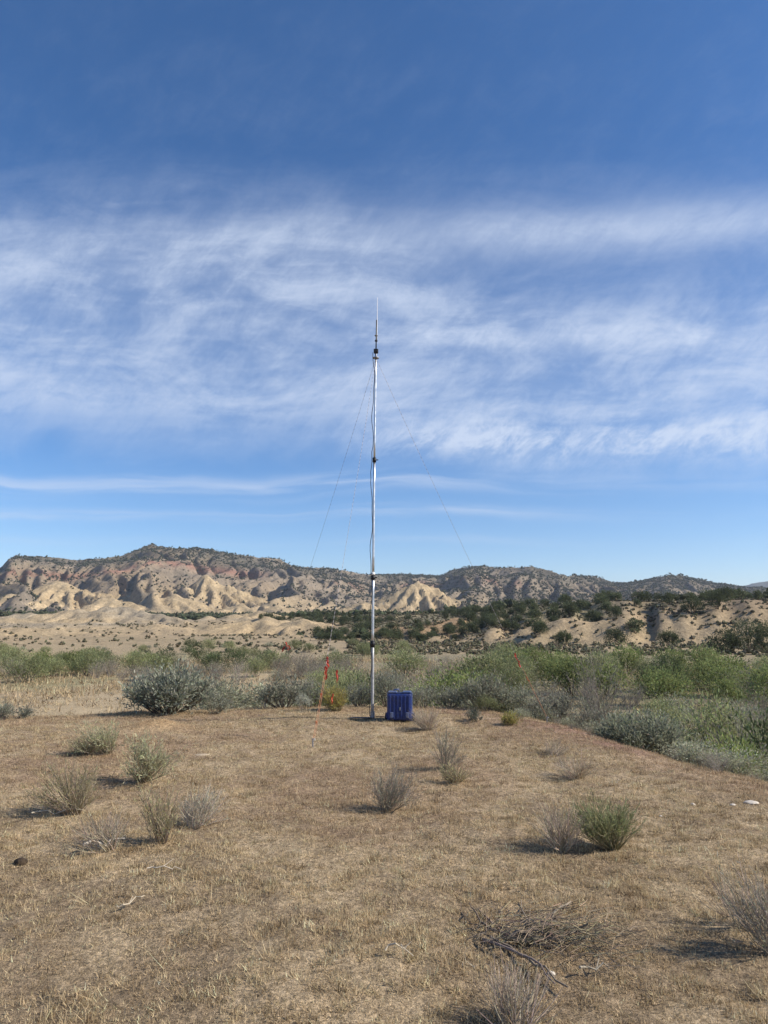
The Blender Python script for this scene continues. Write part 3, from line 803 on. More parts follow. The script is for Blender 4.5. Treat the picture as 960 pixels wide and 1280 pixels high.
def rock(px, py, w, h, label, mat=M_stone, seed=0, name='stone', cat='stone', d=.7):
    g = np.random.default_rng(600 + seed); p = gp(px, py); s = np.hypot(p[0], p[1]) / F_PX
    n, m_ = 7, 12
    th = np.linspace(0, math.pi, n)[:, None]; ph = np.linspace(0, 2 * math.pi, m_, endpoint=False)[None]
    rad = 1 + .28 * (fbm(np.cos(ph) * np.sin(th) * 1.5 + seed * 3.3, np.sin(ph) * np.sin(th) * 1.5 + np.cos(th), 3, seed) - .5) * 2
    V = np.stack([np.sin(th) * np.cos(ph) * rad * w * s / 2, np.sin(th) * np.sin(ph) * rad * w * s * d / 2, (np.cos(th) + 0 * ph) * rad * h * s * .55 + h * s * .18], -1).reshape(-1, 3)
    F = np.array([[i * m_ + j, (i + 1) * m_ + j, (i + 1) * m_ + (j + 1) % m_, i * m_ + (j + 1) % m_] for i in range(n - 1) for j in range(m_)])
    o = mk(name, V, [F], mat, None, np.ones((len(V), 3)), None, False, (p[0], p[1], gz(p[0], p[1]))); tag(o, label, cat)
rock(939, 1004, 16, 3.6, 'largest white stone, flat, near the right edge of the slope', seed=1)
rock(916, 1007, 7, 2.5, 'white stone just left of the largest white one', seed=2)
rock(866, 1007, 6, 3.5, 'small white stone set apart left of the other two on the slope', seed=3)
rock(689, 1218, 10, 4, 'cream stone lying below the dead branch pile', seed=4)
rock(826, 1021, 4, 2.5, 'pebble sized pale stone below the fan of white stones', seed=5)
rock(25, 1080, 14, 8, 'dark brown clod in the grass at the lower left', M_clod, 6, 'dung_clod', 'clod')
rock(252, 944, 17, 2, 'flat tan slab on the bare patch at the left', M_tan, 7)

# ------------------------------------------------------------------ grass
def grass(name, n_tuft, rmin, rmax, azmax, hmean, wmean, blades, label, seed, pw=1.0, keep=None, spread=.019):
    g = np.random.default_rng(seed)
    uu = g.random(n_tuft)
    r = (rmin ** pw + uu * (rmax ** pw - rmin ** pw)) ** (1 / pw)
    a = (g.random(n_tuft) * 2 - 1) * azmax
    x, y = r * np.sin(a), r * np.cos(a)
    if keep is not None:
        k = keep(x, y, r, a, g); x, y, r, a = x[k], y[k], r[k], a[k]
    n = len(x); z = H(x, y)
    d2 = fbm(x * 1.3, y * 1.3, 4, 200); d1 = fbm(x * .35, y * .35, 4, 41); d3 = fbm(x * 11, y * 11, 2, 202)
    hh = hmean * (.7 + .9 * sstep(.42, .7, fbm(x * 13, y * 13, 2, 209))) * (.55 + .9 * g.random(n) ** 2) * (.8 + .5 * d2) * (1 + .02 * r)
    straw = np.array([.67, .515, .315]); dull = np.array([.44, .33, .195]); olive = np.array([.27, .235, .115]); redd = np.array([.38, .255, .175]); pale = np.array([.66, .53, .33])
    c = dull + (straw - dull) * sstep(.3, .6, .18 * d2 + .82 * fbm(x * 15, y * 15, 2, 203))[:, None]
    c = c + (pale - c) * (.8 * sstep(.5, .68, d3))[:, None]
    c = c + (olive - c) * (.5 * (g.random(n) < .18))[:, None]
    Re = np.interp(a, EA, ER); rim = np.exp(-((r - Re + 1.0) / 1.1) ** 2) * sstep(.03, .1, a)
    pr = np.clip(.35 * sstep(.52, .7, d1) + .5 * rim, 0, .9)
    c = c + (redd - c) * (pr * (g.random(n) < .8))[:, None]
    u_ = g.random(n)[:, None]; c = np.where(u_ < .17, c * np.array([.42, .38, .34]), c); c = np.where(u_ > .90, c * 1.28, c)
    c = c * (1 + .18 * g.normal(size=(n, 1)))
    B = blades
    bx = np.repeat(x, B) + g.normal(size=n * B) * spread * (1 + .03 * np.repeat(r, B)); by = np.repeat(y, B) + g.normal(size=n * B) * spread * (1 + .03 * np.repeat(r, B))
    bz = np.repeat(z, B) - .005
    L = np.repeat(hh, B) * (.5 + .8 * g.random(n * B)); ph = g.random(n * B) * 2 * math.pi; le = np.abs(g.normal(size=n * B)) * 2.1
    tx, ty, tz = np.cos(ph) * le, np.sin(ph) * le, np.ones(n * B)
    q = np.sqrt(tx ** 2 + ty ** 2 + 1); tx, ty, tz = tx / q * L, ty / q * L, tz / q * L
    wa = g.random(n * B) * math.pi; ww = wmean * (.5 + g.random(n * B)) * (1 + .035 * np.repeat(r, B))
    b = np.stack([bx, by, bz], 1); wv = np.stack([np.cos(wa) * ww, np.sin(wa) * ww, 0 * ww], 1); t = np.stack([tx, ty, tz], 1)
    V = np.stack([b - wv, b + wv, b + t], 1).reshape(-1, 3)
    cb = np.repeat(c, B, 0) * (1 + .12 * g.normal(size=(n * B, 1)))
    o = mk(name, V, [np.arange(n * B * 3).reshape(-1, 3)], M_grass, None, np.repeat(np.clip(cb, .02, .8), 3, 0))
    return tag(o, label, 'grass', None, 'stuff')

def keep_knoll(x, y, r, a, g):
    Re = np.interp(a, EA, ER)
    d = fbm(x * 1.3, y * 1.3, 4, 200); bare = fbm(x * .5, y * .5, 3, 210)
    ant = np.exp(-((x - AX) ** 2 + (y - AY) ** 2) / .5)
    pr = (.50 + .50 * sstep(.36, .60, .3 * d + .7 * fbm(x * 13, y * 13, 2, 209))) * (1 - .3 * sstep(.58, .7, bare)) * (1 - .95 * ant)
    return (r < Re + 2) & (g.random(len(x)) < pr)
grass('dry_grass', 260000, 2.0, 17, R(40), .022, .0020, 10, 'short cured tan grass carpeting the knoll', 301, 1.0, keep_knoll)
grass('tall_grass', 900, 2.2, 17, R(40), .085, .0014, 12, 'taller straw coloured grass tufts dotted over the knoll', 302, 1.6, lambda x, y, r, a, g: (r < np.interp(a, EA, ER) + 1) & (fbm(x * .8, y * .8, 3, 211) > .5), .035)
def keep_val(x, y, r, a, g):
    return (r > np.interp(a, EA, ER) + 2) & (g.random(len(x)) < sstep(.25, .55, fbm(x * .12, y * .12, 4, 212)))
grass('valley_grass', 26000, 12, 130, R(40), .20, .012, 6, 'cured pale grass on the valley floor below the knoll', 303, 1.3, keep_val, .15)

# ------------------------------------------------------------------ valley brush (copies of a few grown plants)
def tree_mesh(h, w, g, nb, n_tw, leaf_n, ll, lw, c, woody, up=.6, rag=.3, clumps=18, wood_r=.012, dome=False):
    """multi-stemmed bush: limbs, twigs and leaf sprays in uneven clumps"""
    P = stem_lines(nb, 5, h * .9, w * .42, g, w * .08, .3, .06, (0, 0), .5)
    b = MB(); V, F = tubes(P, np.linspace(1, .25, 5)[None] * wood_r * h); b.add(V, F, np.repeat(cvar(woody, nb, g), 15, 0), 1)
    T = side_twigs(P, n_tw, .3 * h, g, 3, .25)
    V, F = tubes(T, np.array([[.35, .22, .1]]) * wood_r * h); b.add(V, F, np.repeat(cvar(woody, n_tw, g), 9, 0), 1)
    if leaf_n:
        ph = g.random(clumps) * 2 * math.pi; q = np.sqrt(g.random(clumps)); zz = g.random(clumps)
        rad = w * .5 * np.sqrt(np.clip(1 - (zz * 1.02 - .25) ** 2 / .62, .1, 1)) * (1 - rag + rag * g.random(clumps))
        if dome:
            q = .72 + .28 * q; zz = .12 + .88 * np.sin(zz * math.pi / 2) * g.random(clumps) ** .25
            rad = w * .47 * np.sqrt(np.clip(1.04 - zz ** 2, .02, 1)) * (.85 + .3 * g.random(clumps))
        C = np.stack([np.cos(ph) * q * rad, np.sin(ph) * q * rad, h * (.10 + .80 * zz)], 1)
        cr = (.10 + .09 * g.random(clumps)) * w * (.75 if dome else 1)
        n1 = int(leaf_n * .65); i = g.integers(0, clumps, n1)
        p1 = C[i] + g.normal(size=(n1, 3)) * cr[i][:, None] * np.array([1, 1, .85])
        d1 = (p1 - C[i]); d1 /= np.linalg.norm(d1, axis=1, keepdims=True) + 1e-9; d1[:, 2] += up
        p2, d2 = along(T, leaf_n - n1, g, .1)
        p = np.vstack([p1, p2]); d = np.vstack([d1, d2]) + g.normal(size=(leaf_n, 3)) * .3
        p[:, 2] = np.maximum(p[:, 2], .04 * h)
        cc = cvar(c, leaf_n, g, .15, .05); cc[:n1] *= (1 + .17 * g.normal(size=clumps))[i][:, None]
        V, F = leaves(p, d, ll * (.6 + .8 * g.random(leaf_n)), lw * (.6 + .8 * g.random(leaf_n)), g)
        b.add(V, F, np.repeat(np.clip(cc, .008, .8), 4, 0), 0)
    return b

def protos(kind, n):
    out = []
    for i in range(n):
        g = np.random.default_rng(3000 + i * 11 + sum(map(ord, kind)))
        if kind == 'willow': b = tree_mesh(1, 1.15, g, 16, 60, 5200, .062, .020, (.185, .215, .078), (.12, .10, .07), .8, .3, 46, .012, True)
        if kind == 'lime': b = tree_mesh(1, 1.15, g, 24, 90, 5200, .065, .012, (.21, .25, .085), (.15, .13, .08), 1.6, .3, 40, .008, True)
        if kind == 'olive': b = tree_mesh(1, 1.2, g, 16, 70, 4200, .06, .02, (.225, .24, .115), (.14, .12, .09), .7, .3, 38, .012, True)
        if kind == 'greybrush': b = tree_mesh(1, 1.25, g, 40, 420, 800, .06, .016, (.27, .25, .175), (.26, .225, .195), .7, .4, 18, .006)
        if kind == 'darkbush': b = tree_mesh(1, 1.1, g, 14, 60, 4200, .05, .022, (.10, .125, .055), (.10, .08, .06), .4, .3, 34, .012, True)
        if kind == 'sagefar': b = tree_mesh(1, 1.5, g, 20, 120, 2200, .10, .03, (.30, .30, .21), (.15, .13, .10), .6, .35, 26, .008)
        if kind == 'juniper': b = tree_mesh(1, .95, g, 6, 30, 2200, .085, .04, (.085, .10, .05), (.12, .09, .06), .5, .25, 26, .02, True)
        out.append(b)
    return out
PROTO = {}
MESHES = {}
def get_mesh(kind, i):
    if kind not in MESHES:
        ms = []
        for b in protos(kind, 3 if kind != 'juniper' else 4):
            o = b.build(kind, [M_leaf, M_twig]); ms.append(o.data); bpy.data.objects.remove(o)
        MESHES[kind] = ms
    return MESHES[kind][i % len(MESHES[kind])]

def plant(name, kind, x, y, h, w, label, cat, group, g, zfn=H):
    o = bpy.data.objects.new(name, get_mesh(kind, int(g.integers(0, 9))))
    col.objects.link(o)
    z = float(zfn(np.array([x]), np.array([y]))[0])
    o.location = (x, y, z - .03 * h); o.rotation_euler = (0, 0, g.random() * 6.28); o.scale = (w, w * (.85 + .3 * g.random()), h)
    return tag(o, label, cat, group)

# near valley brush, one by one: (px of the foot's azimuth, range, height, width, kind, label)
gB = np.random.default_rng(41)
def at_az(px, r):
    a = az_el(px, 800)[0]; return math.sin(a) * r, math.cos(a) * r
near = [
    (908, 17, 1.65, 1.8, 'lime', 'bright lime green willow clump below the rim near the right edge'),
    (960, 20, 3.0, 2.2, 'darkbush', 'dark evergreen bush cut by the right edge of the photo'),
    (862, 27, 2.5, 2.6, 'greybrush', 'grey leafless brush with dark stems left of the lime green willow'),
    (830, 22, 1.5, 1.8, 'greybrush', 'grey leafless brush behind the big dark sage'),
    (925, 33, 3.0, 3.4, 'greybrush', 'tall grey brush behind the lime green willow'),
    (775, 25, 2.0, 2.4, 'greybrush', 'grey brown brush above the left half of the big dark sage'),
    (735, 25, 1.7, 2.4, 'sagefar', 'dusty grey green bush over the right rim'),
    (880, 36, 3.2, 3.2, 'olive', 'olive green bush beyond the grey brush at the right'),
    (790, 33, 2.6, 3.0, 'olive', 'olive bush in the gap above the big dark sage'),
    (690, 26, 1.7, 2.4, 'olive', 'olive green bush just past the silvery rim sage'),
    (665, 30, 2.0, 2.2, 'sagefar', 'grey bush above the right red flag foot'),
    (628, 24, 1.8, 2.0, 'willow', 'light green low bush between the two sages right of the case'),
    (745, 50, 4.6, 3.4, 'greybrush', 'pale silver leafless bush in front of the green thicket at the right'),
    (600, 22, 1.9, 1.6, 'greybrush', 'reddish grey twigs sticking up behind the round olive sage'),
    (560, 28, 2.2, 2.4, 'greybrush', 'grey brush past the rim right of the case'),
    (505, 30, 2.4, 2.2, 'greybrush', 'thin grey brush behind the blue case'),
    (460, 38, 3.4, 2.6, 'olive', 'green bush crossing behind the mast'),
    (425, 34, 2.6, 2.4, 'greybrush', 'grey brush behind the red flags left of the mast'),
    (330, 36, 1.6, 2.6, 'willow', 'light green low bush past the crest, right of the largest sagebrush'),
]
for px, r, h_, w_, k, lb in near:
    x, y = at_az(px, r); plant({'lime': 'willow_bush', 'willow': 'willow_bush', 'olive': 'olive_bush', 'darkbush': 'evergreen_bush', 'greybrush': 'leafless_bush', 'sagefar': 'sagebrush'}[k], k, x, y, h_, w_, lb, 'bush', None, gB)

def scatter(n, pxr, rr_, kinds, hr, mind, group_fn, seed, dens=None, zfn=H, pw=1.5):
    g = np.random.default_rng(seed); pts = []
    tries = 0
    while len(pts) < n and tries < n * 40:
        tries += 1
        px = pxr[0] + g.random() * (pxr[1] - pxr[0]); r = (rr_[0] ** pw + g.random() * (rr_[1] ** pw - rr_[0] ** pw)) ** (1 / pw)
        x, y = at_az(px, r)
        if dens is not None and g.random() > dens(px, r, x, y): continue
        if any((x - a) ** 2 + (y - b) ** 2 < (mind * (.6 + r / 200)) ** 2 for a, b in pts): continue
        pts.append((x, y))
        ks, ws = zip(*kinds); k = ks[int(np.searchsorted(np.cumsum(ws), g.random() * sum(ws)))]
        h_ = hr[0] + g.random() * (hr[1] - hr[0]); h_ *= {'sagefar': .45, 'greybrush': .85}.get(k, 1)
        nm, lb, cat, gr = group_fn(k)
        plant(nm, k, x, y, h_, h_ * (.9 + .5 * g.random()) * (1.2 if k == 'sagefar' else 1), lb, cat, gr, g, zfn)
    return pts
NM = {'lime': 'willow_bush', 'willow': 'willow_bush', 'olive': 'olive_bush', 'darkbush': 'evergreen_bush', 'greybrush': 'leafless_bush', 'sagefar': 'sagebrush'}
WD = {'willow': 'bright green willow bush', 'olive': 'olive green bush', 'darkbush': 'dark green bush', 'greybrush': 'grey leafless bush', 'sagefar': 'dusty grey sagebrush'}
def G(where):
    return lambda k: (NM[k], WD[k] + ' ' + where, 'bush', WD[k] + ' clumps ' + where)
# green belt along the wash, right
scatter(46, (590, 1040), (64, 112), [('willow', .50), ('olive', .28), ('darkbush', .14), ('greybrush', .16)], (2.2, 4.0), 3.8, G('in the green belt right of the mast'), 401)
# mixed belt, middle
scatter(50, (345, 640), (42, 100), [('olive', .25), ('greybrush', .5), ('willow', .08), ('sagefar', .3)], (2.2, 3.8), 2.4, G('in the grey belt behind the mast'), 402)
# between rim and green belt, right
scatter(36, (600, 1040), (30, 64), [('greybrush', .45), ('sagefar', .75), ('olive', .12)], (1.6, 3.0), 2.0, G('between the right rim and the green belt'), 403)
# left belt across the field
scatter(34, (-60, 190), (88, 118), [('willow', .30), ('olive', .5), ('darkbush', .2), ('greybrush', .35)], (2.0, 3.2), 2.6, G('in the belt beyond the pale field at the left'), 404)
scatter(30, (165, 400), (80, 112), [('greybrush', .8), ('olive', .2), ('darkbush', .1)], (2.0, 3.2), 2.6, G('in the belt behind the largest sagebrush'), 405)
# scattered low bushes on the flats
scatter(26, (230, 520), (120, 190), [('olive', .5), ('sagefar', .6), ('darkbush', .2)], (1.6, 2.8), 4, G('on the flats left of the mast beyond the belts'), 406)
scatter(16, (-40, 230), (120, 200), [('sagefar', .6), ('olive', .3)], (1.4, 2.2), 6, G('on the flats at the far left'), 407)
scatter(20, (270, 345), (16.5, 30), [('sagefar', 1)], (1.2, 2.0), 1.2, G('below the crest right of the largest sagebrush'), 408)

# low sage and tufts spilling over the rim
gR = np.random.default_rng(421)
for i in range(38):
    px = 590 + (940 - 590) * (i + gR.random()) / 38
    if 752 < px < 850: continue
    a_ = az_el(px, 900)[0]
    r = float(np.interp(a_, EA, ER)) + gR.normal() * .6 + .7
    k = ['sagefar', 'greybrush', 'greybrush', 'olive', 'sagefar'][int(gR.integers(0, 5))]; h_ = .10 + .22 * gR.random() ** 1.6
    plant(NM[k], k, math.sin(a_) * r, math.cos(a_) * r, h_, h_ * (1.1 + .8 * gR.random()), {'sagefar': 'ankle high grey sage growing over the lip of the right rim', 'greybrush': 'low dry grey twigs growing over the lip of the right rim', 'olive': 'low olive tuft growing over the lip of the right rim'}[k], 'bush', {'sagefar': 'low sage on the rim lip', 'greybrush': 'dry twigs on the rim lip', 'olive': 'olive tufts on the rim lip'}[k], gR)

# ------------------------------------------------------------------ junipers
gJ = np.random.default_rng(51)
def juniper_parts(x, y, h_, w_, label, seed, group=None):
    g = np.random.default_rng(seed)
    z = float(land_z(np.array([x]), np.array([y]))[0])
    e = empty('juniper_tree', (x, y, z - .1), label, 'tree', group)
    b = tree_mesh(h_, w_, g, 6, 40, 4800, .30, .14, (.075, .09, .043), (.12, .09, .06), .5, .25, 30, .02, True)
    t = MB(); c = MB()
    t.V = b.V[:2]; t.C = b.C[:2]; t.F4 = b.F4[:2]; t.n = sum(map(len, t.V)); t.m4 = [0] * sum(map(len, t.F4))
    V3 = b.V[2]; c.add(V3, b.F4[2] - t.n, b.C[2])
    t.build('trunk', M_twig, e); c.build('crown', M_leaf, e)
for i, (px, r, h_, w_, lb) in enumerate([(935, 172, 7.2, 7.5, 'large dark juniper clump on the knoll at the right edge'), (905, 168, 5.0, 6.0, 'dark juniper left of the large right edge juniper clump'), (960, 165, 6.0, 6.0, 'dark juniper cut by the right edge of the photo'),
        (868, 232, 5.0, 6.5, 'round juniper on the skyline of the right terrace above the reddish bank'), (835, 200, 4.0, 5.0, 'dark juniper on the face of the right terrace'), (770, 205, 4.2, 5.5, 'juniper standing in the gully right of the middle bank'),
        (705, 205, 3.6, 4.2, 'juniper at the foot of the middle bank'), (675, 215, 3.6, 4.8, 'pair forming juniper left of the middle bank'), (527, 222, 2.4, 2.8, 'lone small juniper with its shadow on the open slope right of the mast'), (900, 236, 5.4, 6.5, 'tall juniper on the terrace top near the right edge')]):
    x, y = at_az(px, r); juniper_parts(x, y, h_, w_, lb, 700 + i)

def dens_j(px, r, x, y):
    ix = int(np.clip((x - hx[0]) / 1.6, 0, len(hx) - 1)); iy = int(np.clip((y - hy[0]) / 1.6, 0, len(hy) - 1))
    nz = float(fbm(np.array([x * .02]), np.array([y * .02]), 3, 77)[0])
    bare = kmask[iy, ix]
    d = float(sstep(.40, .56, nz)) * (1 - .95 * float(sstep(.08, .3, bare)))
    if px < 320: d *= .12
    return d
gj = lambda where: (lambda k: ('juniper_tree', 'small dark juniper ' + where, 'tree', 'junipers ' + where))
scatter(150, (395, 640), (232, 400), [('juniper', 1)], (2.2, 4.2), 2.2, gj('on the terrace slope behind the mast'), 411, dens_j, land_z)
scatter(70, (640, 1010), (215, 330), [('juniper', 1)], (2.6, 4.8), 2.6, gj('on the terrace at the right'), 412, dens_j, land_z)
scatter(22, (320, 400), (300, 420), [('juniper', 1)], (2.2, 3.8), 3, gj('around the two pale knobs left of the mast'), 413, dens_j, land_z)

def dots(name, x, y, z, s, g, c, label, cat='trees'):
    """far trees as small leafy heaps merged in one mesh"""
    n = len(x); q = 7 if n < 20000 else 3
    P = np.stack([x, y, z], 1)
    P = np.repeat(P, q, 0) + g.normal(size=(n * q, 3)) * np.repeat(s, q)[:, None] * np.array([.33, .33, .22]) + np.stack([0 * np.repeat(s, q), 0 * np.repeat(s, q), np.repeat(s, q) * .42], 1)
    sz = np.repeat(s, q) * (.28 + .25 * g.random(n * q))
    O = np.array([[1, 0, 0], [-1, 0, 0], [0, 1, 0], [0, -1, 0], [0, 0, .9], [0, 0, -.9]])
    OF = np.array([[0, 2, 4], [2, 1, 4], [1, 3, 4], [3, 0, 4], [2, 0, 5], [1, 2, 5], [3, 1, 5], [0, 3, 5]])
    an = g.random(n * q) * 6.28; ca, sa = np.cos(an)[:, None], np.sin(an)[:, None]
    ox = O[None, :, 0] * ca - O[None, :, 1] * sa; oy = O[None, :, 0] * sa + O[None, :, 1] * ca
    V = P[:, None] + np.stack([ox, oy, np.broadcast_to(O[None, :, 2], ox.shape)], -1) * sz[:, None, None] * (1 + .25 * g.normal(size=(n * q, 6, 1)))
    F = OF[None] + (np.arange(n * q) * 6)[:, None, None]
    o = mk(name, V.reshape(-1, 3), [F.reshape(-1, 3)], M_leaf, None, np.repeat(cvar(c, n * q, g, .15), 6, 0))
    return tag(o, label, cat, None, 'stuff')
# rest of the terrace junipers and scrub
g6 = np.random.default_rng(61)
n = 16000
a = (g6.random(n) * 2 - 1) * .62; r = np.sqrt(240 ** 2 + g6.random(n) * (850 ** 2 - 240 ** 2)); x, y = r * np.sin(a), r * np.cos(a)
ix = np.clip(((x - hx[0]) / 1.6).astype(int), 0, len(hx) - 1); iy = np.clip(((y - hy[0]) / 1.6).astype(int), 0, len(hy) - 1)
nz = fbm(x * .02, y * .02, 3, 77)
pr = sstep(.38, .58, nz) * (1 - sstep(.12, .4, kmask[iy, ix])) * np.where(a > -.12, 1, .05) * (a > -.19)
pr = np.maximum(pr * np.where(r < 400, .06, .3), np.where((r > 585) & (r < 800) & (y > 250), .8 * sstep(.28, .42, nz), 0))
k = (g6.random(n) < pr) & (y > 200) & (y < 900)
dots('juniper_woodland', x[k], y[k], hill_z(x[k], y[k]), 2.6 + 1.8 * g6.random(k.sum()), g6, (.085, .098, .052), 'dark juniper woodland covering the far terrace tops')
# small scrub specks on the open flats
n = 19000
a = (g6.random(n) * 2 - 1) * .62; r = np.sqrt(150 ** 2 + g6.random(n) * (420 ** 2 - 150 ** 2)); x, y = r * np.sin(a), r * np.cos(a)
k = (g6.random(n) < np.where(a > -.05, .5, .12) + .85 * sstep(.45, .6, fbm(x * .03, y * .03, 3, 79))) & (g6.random(n) < np.where(a < -.05, .2, 1))
x, y = x[k], y[k]
dots('low_scrub', x, y, land_z(x, y), .4 + .7 * g6.random(len(x)) ** 1.5, g6, (.17, .155, .095), 'low grey green scrub specks on the open flats', 'scrub')
# mountain trees
n = 190000
x = (g6.random(n) * 2 - 1) * 1600; y = 900 + g6.random(n) * 1700
ix = ((x - mx[0]) / MC).astype(int); iy = np.clip(((y - my[0]) / MC).astype(int), 0, len(my) - 2)
aa2 = np.arctan2(x, y); nz = fbm(x * .006, y * .006, 4, 97)
fr = MFRAC[iy, ix]
pr = (.26 + .6 * sstep(.55, .95, fr) + .5 * sstep(-.16, .02, aa2)) * (.25 + .75 * sstep(.30, .58, nz)) * (1 - .93 * MYL[iy, ix])
pr = np.maximum(pr, .55 * sstep(1120, 1000, np.hypot(x, y)) * sstep(.4, .55, nz) * (1 - sstep(.05, .2, MYL[iy, ix])))
k = g6.random(n) < pr
x, y, ix, iy = x[k], y[k], ix[k], iy[k]
dots('mountain_woodland', x, y, MT[iy, ix], 2.3 + 3.0 * g6.random(len(x)) ** 2, g6, (.07, .078, .05), 'juniper and pinyon woodland speckling the mountain slopes')

# ------------------------------------------------------------------ mast
MB_ = gp(465.5, 898)
MD = math.hypot(MB_[0], MB_[1]); bz = gz(MB_[0], MB_[1])
def mast_z(py):
    return at(466, py, MD)[2] - bz
mast = empty('antenna_mast', (MB_[0], MB_[1], bz), 'tall telescoping aluminium mast with a thin whip antenna on top, guyed on the knoll', 'mast')
topx = at(470, 440, MD)[0] - MB_[0]
zt = mast_z(440)
def mx_at(z): return topx * z / zt - .012 * math.sin(z / zt * math.pi)
def mp(z): return np.array([mx_at(z), 0, z])
def rod(name, z0, z1, r0, r1, mat, parent, sides=16, seg=6, off=(0, 0), smooth=True):
    zz = np.linspace(z0, z1, seg)
    P = np.array([mp(z) + [off[0], off[1], 0] for z in zz])
    V, F, T = tube_cap(P, np.linspace(r0, r1, seg), sides)
    b = MB(); b.add(V, F); b.F3.append(T); b.m3 += [0] * len(T)
    o = b.build(name, mat, parent, smooth=False)
    o.data.polygons.foreach_set('use_smooth', np.array([len(p.vertices) == 4 for p in o.data.polygons])); return o
joints = [mast_z(y) for y in (805, 722, 575, 441)]
zs = [0.0] + joints
rads = [.0255, .0235, .021, .0175]
for i in range(4):
    rod('mast_tube', zs[i] if i == 0 else zs[i] - .05, zs[i + 1], rads[i], rads[i] - .001, M_dull if i == 0 else M_alu, mast)
def collar(z, r, hh, knob=True):
    o = rod('clamp_collar', z - hh / 2, z + hh / 2, r, r, M_black, mast, 18, 2)
    if knob:
        V, F, T = tube_cap(np.array([mp(z) + [r * .6, 0, 0], mp(z) + [r + .035, -.01, 0]]), np.array([.009, .009]), 8)
        b = MB(); b.add(V, F); b.F3.append(T); b.m3 += [0] * len(T); b.build('clamp_knob', M_black, o)
    return o
collar(joints[0], .037, .10); collar(joints[1], .036, .07); collar(joints[2], .033, .08)
c2 = rod('clamp_highlight', joints[1] + .045, joints[1] + .085, .034, .034, M_white, mast, 18, 2)  # white ring paints in the bright highlight on this clamp
# guy ring and antenna
gr = rod('guy_ring', zt - .12, zt - .105, .055, .055, M_steel, mast, 18, 2)
hd = MB(); V, F = box(mx_at(zt), 0, zt + .015, .085, .085, .075, .015); hd.add(V, F); hd.build('balun_box', M_black, mast)
za = zt + .05
rod('antenna_base', za, mast_z(400), .012, .009, M_black, mast, 10, 4)
rod('bracket_ring', mast_z(426) - .012, mast_z(426) + .012, .024, .024, M_black, mast, 12, 2)
rod('bracket_ring', mast_z(419.5) - .006, mast_z(419.5) + .006, .030, .030, M_steel, mast, 12, 2)
rod('antenna_whip', mast_z(425), mast_z(372), .0085, .004, M_white, mast, 10, 6, (.012, 0))
# drive-on foot plate
b = MB(); V, F = box(-.17, -.01, .014, .40, .09, .010, .003); b.add(V, F); b.build('foot_plate', M_plate, mast)
b = MB(); V, F, T = tube_cap(np.array([[0, 0, 0], [0, 0, .11]]), np.array([.038, .038]), 16); b.add(V, F); b.F3.append(T); b.m3 += [0] * len(T); b.build('foot_socket', M_steel, mast)

# coax hanging beside the mast and over the ground to the case
zz = np.linspace(zt - .02, .05, 70)
g8 = np.random.default_rng(88)
wob = np.array([.036 + .016 * math.sin(z * 5.1) + .008 * math.sin(z * 11 + 1) + (.02 if 4.2 < z < 4.6 else 0) for z in zz])
P = np.array([[MB_[0] + mx_at(z) - w, MB_[1] - .02 - .01 * math.sin(z * 3), bz + z] for z, w in zip(zz, wob)])
case_p = gp(500, 901)
xs = np.linspace(P[-1, 0], case_p[0] - .1, 14)
ys = P[-1, 1] + .05 * np.sin(np.linspace(0, 5, 14)) + np.linspace(0, case_p[1] + .05 - P[-1, 1], 14)
Pg = np.array([[x, y, gz(x, y) + .035] for x, y in zip(xs, ys)])
V, F, T = tube_cap(np.vstack([P, Pg[1:]]), np.full(len(P) + 13, .0062), 6)
b = MB(); b.add(V, F); b.F3.append(T); b.m3 += [0] * len(T)
tag(b.build('coax_cable', M_cable, smooth=True), 'thin black coaxial cable running down the mast and over the grass to the blue case', 'cable')

# ------------------------------------------------------------------ guy lines
top_pt = np.array([MB_[0] + mx_at(zt - .112), MB_[1], bz + zt - .112])
def stake_at(px, r):
    a = az_el(px, 880)[0]; x, y = math.sin(a) * r, math.cos(a) * r; return np.array([x, y, gz(x, y)])
p1 = gp(391, 934)
guys = [(p1, 'front guy line slanting down to the stake nearest the camera, red tape on it', 'steel stake with orange cord in the open grass, nearest the camera'),
        (stake_at(331, 14.8), 'left guy line running back to the sage row, a red tape tail on it', 'steel stake hidden in the sage row left of the mast'),
        (stake_at(683, 13.4), 'right guy line crossing in front of the green belt, red tape on it', 'steel stake on the rim under the silvery sage right of the case')]
def ribbon(P, w, g, tw=2.0):
    P = np.asarray(P, float); k = len(P)
    T = np.gradient(P, axis=0); T /= np.linalg.norm(T, axis=1, keepdims=True)
    ang = np.linspace(0, tw, k) + g.random() * 6
    U = np.cross(T, [0.3, 1, .2]); U /= np.linalg.norm(U, axis=1, keepdims=True); Wv = np.cross(T, U)
    S = U * np.cos(ang)[:, None] + Wv * np.sin(ang)[:, None]
    V = np.concatenate([P - S * w / 2, P + S * w / 2]); i = np.arange(k - 1)
    return V, np.stack([i, i + 1, k + i + 1, k + i], 1)
